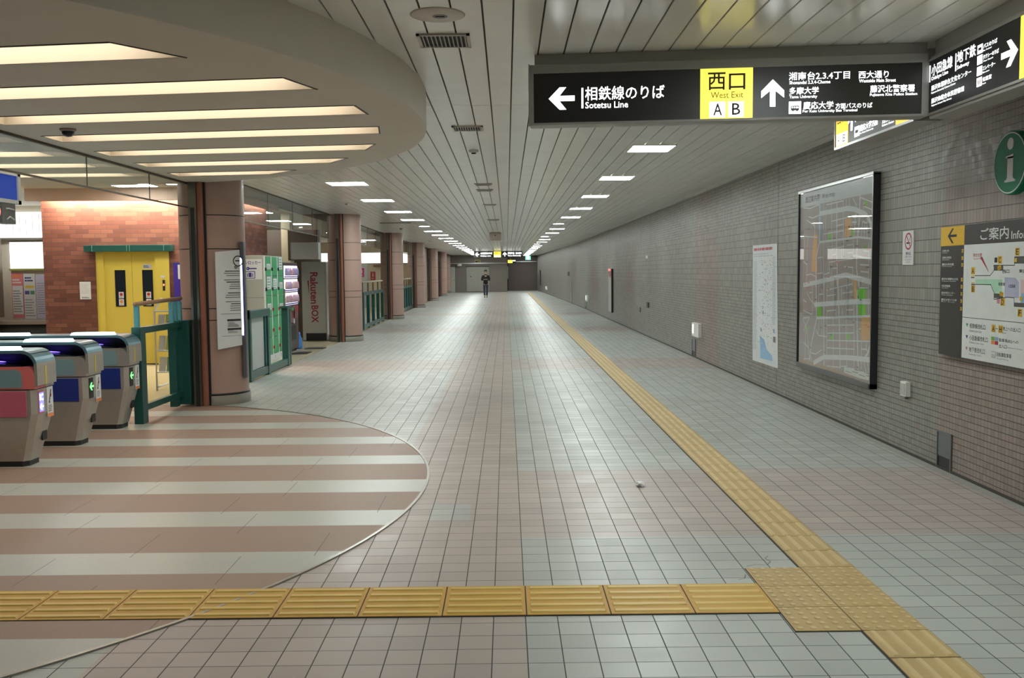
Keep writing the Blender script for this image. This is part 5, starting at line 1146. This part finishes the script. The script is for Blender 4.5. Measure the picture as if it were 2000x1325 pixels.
for lab, y0, y1, z0, z1 in (('small dark key plate low on the right wall between poster and hydrant panel', 22.9, 23.2, .72, .85), ('small metal plate low on the right wall between night light and hydrant panel', 24.3, 24.7, .55, .68), ('small pale square plate high on the right wall', 23.0, 23.3, 1.93, 2.0), ('small dark opening on the far right wall', 49.5, 50.5, 1.4, 1.62)):
    wbox('wall_plate', lab, 'wall plate', y0, y1, z0, z1, .02, (('plate', 0, 1, 0, 1, 0, .02, M_white if 'pale' in lab else M_og if 'metal' in lab else M_dark),))
wbox('wall_strip', 'thin shiny metal strip on the far right wall', 'trim', 47.9, 48.5, .05, 1.05, .02, (('strip', 0, 1, 0, 1, 0, .02, M_alu),))
wbox('hydrant_panel', 'dark and red fire panel at the far end of the right wall', 'fire hydrant', 76.3, 77.6, .55, 1.75, .05, (('door', 0, 1, 0, 1, 0, .04, M_signblk), ('panel', 1.2, 2.4, .1, 1, 0, .03, std('hydrant_red', (.25, .05, .05), .5))))

# ================================================================== CEILING FITTINGS
def vent(label, x0, x1, y0, y1):
    t = thing('ceiling_vent', label, 'vent', ((x0+x1)/2, (y0+y1)/2, ZC), 'slotted vents in the ceiling'); b = MB(); w_ = .02
    for a, c_, d, e in ((x0, x1, y0, y0+w_), (x0, x1, y1-w_, y1), (x0, x0+w_, y0, y1), (x1-w_, x1, y0, y1)): b.box(a, c_, d, e, ZC-.012, ZC+.004, std('vent_frame', (.45, .42, .38), .4))
    b.build('frame', t); b = MB(); b.box(x0+w_, x1-w_, y0+w_, y1-w_, ZC-.002, ZC+.003, M_joint); b.build('opening', t); n = 11
    b = MB()
    for i in range(n):
        x = x0+w_+(x1-x0-2*w_)*(i+.5)/n; b.prism([(x-.005, y0+w_, ZC-.003), (x+.002, y0+w_, ZC-.003), (x+.008, y0+w_, ZC-.011), (x+.001, y0+w_, ZC-.011)], (0, y1-y0-2*w_, 0), std('vent_slat', (.30, .28, .25), .4))
    b.build('slats', t)
vent('slotted ceiling vent nearest the viewer, under the round speaker plate', -.52, -.205, 5.60, 5.91); vent('slotted ceiling vent beside the end of the round soffit', -.515, -.215, 9.07, 9.35)
vent('slotted ceiling vent beyond the smoke detector', -.50, -.22, 14.9, 15.2); vent('fourth slotted ceiling vent, far beyond the smoke detector', -.5, -.22, 15.95, 16.25); vent('fifth slotted ceiling vent down the middle line', -.47, -.2, 19.4, 19.7)
vent('small slotted vent far down the middle line, nearer than the pinkish box', -.5, -.18, 25.0, 25.4)
t = thing('ceiling_speaker', 'round cream plate with small grille in the ceiling, nearest the viewer', 'ceiling fitting', (-.362, 5.20, ZC)); b = MB(); b.lathe(-.362, 5.20, [(0, ZC-.006), (.14, ZC-.006), (.15, ZC-.002), (.15, ZC+.002)], std('cream_plate', (.55, .50, .43), .4), n=48); b.build('plate', t); b = MB(); b.ring((-.35, 5.21, ZC-.0075), .028, .042, ((1, 0, 0), (0, -1, 0)), M_greyink, 24); b.disc((-.35, 5.21, ZC-.007), .028, ((1, 0, 0), (0, -1, 0)), std('grille_grey', (.3, .29, .27), .5), 20); b.box(-.375, -.325, 5.205, 5.212, ZC-.011, ZC-.007, M_dark); b.build('grille', t)
def detector(label, x, y, z):
    t = thing('smoke_detector', label, 'smoke detector', (x, y, z)); b = MB(); b.lathe(x, y, [(.055, z), (.055, z-.018), (.04, z-.03), (0, z-.03)], std('detector_white', (.52, .51, .47), .4), n=24); b.build('base', t); b = MB(); b.lathe(x, y, [(.026, z-.03), (.026, z-.042), (0, z-.044)], M_dark, n=16); b.build('sensor', t)
detector('small white smoke detector in the ceiling beyond the second vent', -.366, 10.87, ZC); detector('small detector on the ceiling near the second pillar, left of the lamp row', -3.15, 18.6, ZC); detector('small detector on the ceiling near the third pillar', -3.3, 29.5, ZC); detector('small detector far down the left ceiling edge', -3.35, 41.0, ZC)
t = thing('dome_camera', 'small dark dome camera under the round soffit near the glass band', 'camera', (-3.36, 7.30, ZS)); b = MB(); b.lathe(-3.36, 7.30, [(.06, ZS), (.06, ZS-.012), (.045, ZS-.02)], std('dome_base', (.30, .24, .20), .4), n=24); b.build('base', t); b = MB(); b.lathe(-3.36, 7.30, [(.046, ZS-.018), (.044, ZS-.035), (.03, ZS-.055), (0, ZS-.062)], M_deck, n=24); b.build('dome', t)
b = MB(); b.box(-3.52, -2.66, 26.2, 26.45, ZC-.014, ZC+.002, M_brail); single(b, 'ceiling_vent', 'long dark slot vent across the ceiling near the third pillar', 'vent', (-3.1, 26.3, ZC))
b = MB(); b.box(-.60, -.17, 33.0, 33.45, ZC-.30, ZC+.0, std('pinkish_box_paint', (.66, .54, .48), .5), .05); bx = single(b, 'ceiling_box', 'pinkish rounded box hung from the ceiling in the middle of the concourse', 'ceiling fitting', (-.385, 33.2, ZC)); b = MB(); b.disc((-.385, 32.995, ZC-.11), .02, AX['-Y'], M_dark, 10); b.build('eye', bx)
b = MB(); b.disc((-.52, 33.6, 0), 0.001, AX['-Y'], M_dark, 3)
# far hanging signs
t = thing('hanging_sign', 'far hanging sign across the concourse with a yellow panel in its middle', 'sign', (-.55, 62, ZC)); Y = 62.0
b = MB(); b.box(-2.15, 1.05, Y, Y+.25, 2.60, 3.0, M_signblk); b.box(-2.1, -2.0, Y+.1, Y+.14, 3.0, ZC, M_alu); b.box(.9, 1.0, Y+.1, Y+.14, 3.0, ZC, M_alu); b.build('housing', t)
b = MB(); b.box(-.84, -.36, Y-.006, Y, 2.60, 2.98, M_byel); b.build('exit_panel', t); l = MB(); arrow(l, (-2.06, Y-.008, 2.66), '-Y', .26, .28, M_bwhite, 'L'); arrow(l, (-.24, Y-.008, 2.66), '-Y', .26, .28, M_bwhite, 'U')
text(l, '小田急線のりば', (-1.72, Y-.008, 2.80), '-Y', .78, .14, M_bwhite, .03); text(l, 'Odakyu Line', (-1.72, Y-.008, 2.64), '-Y', .7, .10, M_bwhite, .03); text(l, '湘南台', (.08, Y-.008, 2.80), '-Y', .45, .14, M_bwhite, .03); text(l, '西大通り', (.6, Y-.008, 2.80), '-Y', .4, .13, M_bwhite, .03); text(l, 'Tama University', (.08, Y-.008, 2.64), '-Y', .88, .11, M_bwhite, .03)
text(l, '西口', (-.80, Y-.008, 2.80), '-Y', .40, .14, K_, .0); prect(l, (-.80, Y-.008, 2.625), '-Y', .18, .11, M_bwhite); prect(l, (-.58, Y-.008, 2.625), '-Y', .18, .11, M_bwhite); l.build('lettering', t)
t = thing('hanging_sign', 'small far sign with a yellow block behind the far hanging sign', 'sign', (.35, 76, 2.7)); b = MB(); b.box(.02, .75, 75.9, 76.1, 2.33, 2.62, M_signblk); b.box(.3, .34, 75.98, 76.02, 2.62, ZC, M_alu); b.build('housing', t); b = MB(); b.box(.10, .48, 75.89, 75.9, 2.35, 2.6, M_byel); b.box(.5, .72, 75.89, 75.9, 2.5, 2.58, M_bwhite); b.build('face', t)
t = thing('exit_sign', 'green emergency exit sign far away beside the right-hand ceiling row', 'sign', (1.62, 72, 2.8)); b = MB(); b.box(1.45, 1.85, 72, 72.1, 2.55, 2.85, emis('exit_green', (.02, .75, .35), 1.6)); b.box(1.63, 1.67, 72.03, 72.07, 2.85, ZC, M_alu); b.build('housing', t); b = MB(); prect(b, (1.57, 71.995, 2.59), '-Y', .16, .22, M_bwhite); b.build('pictogram', t)

# ================================================================== PERSON
def skin(name, nodes, edges, root, mat, parent, sub=2):
    keys = list(nodes); idx = {k: i for i, k in enumerate(keys)}; pl = parent_loc(parent)
    me = bpy.data.meshes.new(name); me.from_pydata([tuple(Vector(nodes[k][0])-pl) for k in keys], [(idx[a], idx[c]) for a, c in edges], [])
    me.materials.append(mat); o = bpy.data.objects.new(name, me); COL.objects.link(o); o.parent = parent
    md = o.modifiers.new('skin', 'SKIN'); md.use_smooth_shade = True
    for k in keys:
        r = nodes[k][1]; r = r if isinstance(r, tuple) else (r, r); me.skin_vertices[0].data[idx[k]].radius = r
    me.skin_vertices[0].data[idx[root]].use_root = True
    s = o.modifiers.new('sub', 'SUBSURF'); s.levels = sub; s.render_levels = sub
    return o
PXp, PYp = -1.35, 60.2
def Q(x, y, z): return (PXp+x, PYp+y, z)     # x: toward picture right, y: away from viewer
t = thing('person', 'person in black jacket and dark jeans walking toward the viewer, looking down at a phone', 'person', (PXp, PYp, 0))
M_skin = std('skin', (.55, .36, .27), .5); M_jk = std('black_jacket_cloth', (.012, .011, .013), .8); M_jean = std('dark_jeans_cloth', (.035, .045, .065), .8); M_shoe = std('dark_shoes', (.015, .015, .010), .5); M_hair = std('black_hair', (.008, .007, .007), .5)
B = {'pel': (Q(0, 0, .93), (.13, .10)), 'sp': (Q(0, 0, 1.12), (.115, .09)), 'ch': (Q(0, -.01, 1.32), (.14, .095)), 'nk': (Q(0, -.015, 1.46), .052), 'hd0': (Q(0, -.035, 1.545), (.062, .072)), 'hd1': (Q(0, -.03, 1.635), (.072, .088)), 'hd2': (Q(0, -.02, 1.70), (.055, .07)), 'nose': (Q(0, -.125, 1.60), .010)}
E_ = [('pel', 'sp'), ('sp', 'ch'), ('ch', 'nk'), ('nk', 'hd0'), ('hd0', 'hd1'), ('hd1', 'hd2'), ('hd1', 'nose')]
for s, sg in (('l', -1), ('r', 1)):
    fy = -.10 if s == 'l' else .12
    B.update({'sh'+s: (Q(.17*sg, 0, 1.39), .058), 'el'+s: (Q(.245*sg, -.03, 1.13), .044), 'wr'+s: (Q(.07*sg, -.25, 1.16), .030), 'pa'+s: (Q(.02*sg, -.29, 1.175), (.028, .010)),
              'hp'+s: (Q(.085*sg, 0, .88), .085), 'kn'+s: (Q(.085*sg, fy*.5-.03, .50), .058), 'an'+s: (Q(.07*sg, fy, .10), .038), 'to'+s: (Q(.075*sg, fy-.15, .035), .034)})
    E_ += [('ch', 'sh'+s), ('sh'+s, 'el'+s), ('el'+s, 'wr'+s), ('wr'+s, 'pa'+s), ('pel', 'hp'+s), ('hp'+s, 'kn'+s), ('kn'+s, 'an'+s), ('an'+s, 'to'+s)]
    for f_, (dx, dz, ln_) in enumerate(((-.012, .028, .055), (-.016, .010, .065), (-.016, -.008, .062), (-.012, -.024, .050), (.012, .035, .04))):
        B['f%d%s' % (f_, s)] = (Q(.02*sg+dx*sg, -.29-.03, 1.175+dz), .009); B['g%d%s' % (f_, s)] = (Q(.02*sg+dx*sg-.02*sg, -.29-ln_, 1.178+dz), .008); E_ += [('pa'+s, 'f%d%s' % (f_, s)), ('f%d%s' % (f_, s), 'g%d%s' % (f_, s))]
skin('body', B, E_, 'pel', M_skin, t)
J = {'a': (Q(0, 0, .80), (.185, .135)), 'b': (Q(0, 0, .98), (.165, .125)), 'c': (Q(0, 0, 1.15), (.155, .12)), 'd': (Q(0, -.005, 1.33), (.18, .125)), 'e': (Q(0, -.01, 1.46), (.085, .085))}; JE = [('a', 'b'), ('b', 'c'), ('c', 'd'), ('d', 'e')]
for s, sg in (('l', -1), ('r', 1)): J.update({'s'+s: (Q(.185*sg, 0, 1.38), .078), 'u'+s: (Q(.262*sg, -.03, 1.13), .066), 'w'+s: (Q(.095*sg, -.235, 1.155), .046)}); JE += [('d', 's'+s), ('s'+s, 'u'+s), ('u'+s, 'w'+s)]
skin('jacket', J, JE, 'c', M_jk, t)
Tn = {'a': (Q(0, 0, .92), (.15, .11))}; TE = []
for s, sg in (('l', -1), ('r', 1)):
    fy = -.10 if s == 'l' else .12; Tn.update({'h'+s: (Q(.088*sg, 0, .80), .096), 'k'+s: (Q(.086*sg, fy*.5-.03, .50), .075), 'n'+s: (Q(.07*sg, fy, .11), .058)}); TE += [('a', 'h'+s), ('h'+s, 'k'+s), ('k'+s, 'n'+s)]
skin('trousers', Tn, TE, 'a', M_jean, t)
for s, sg in (('l', -1), ('r', 1)):
    fy = -.10 if s == 'l' else .12
    skin('shoe', {'a': (Q(.07*sg, fy+.05, .045), .045), 'b': (Q(.073*sg, fy-.05, .045), .046), 'c': (Q(.078*sg, fy-.16, .038), .038)}, [('a', 'b'), ('b', 'c')], 'b', M_shoe, t)
skin('hair', {'a': (Q(0, .035, 1.58), (.07, .05)), 'b': (Q(0, .005, 1.665), (.08, .08)), 'c': (Q(0, -.035, 1.70), (.058, .045))}, [('a', 'b'), ('b', 'c')], 'b', M_hair, t)
skin('collar_scarf', {'a': (Q(-.07, -.05, 1.47), .05), 'b': (Q(0, -.085, 1.455), .055), 'c': (Q(.07, -.05, 1.47), .05)}, [('a', 'b'), ('b', 'c')], 'b', std('brown_scarf', (.07, .03, .022), .8), t)
for x in (-.03, .03):
    b = MB(); b.box(PXp+x-.012, PXp+x+.012, PYp-.118, PYp-.110, 1.622, 1.632, M_dark); b.build('eye', t)
b = MB(); b.box(PXp-.022, PXp+.022, PYp-.108, PYp-.100, 1.548, 1.556, M_red); b.build('mouth', t)
b = MB(); b.box(PXp-.04, PXp+.04, PYp-.345, PYp-.325, 1.10, 1.25, M_dark, .006); b.box(PXp-.036, PXp+.036, PYp-.325, PYp-.323, 1.11, 1.24, emis('phone_screen', (.7, .85, 1), 1.0)); single(b, 'smartphone', 'smartphone held in both hands by the walking person', 'phone', (PXp, PYp-.335, 1.10))
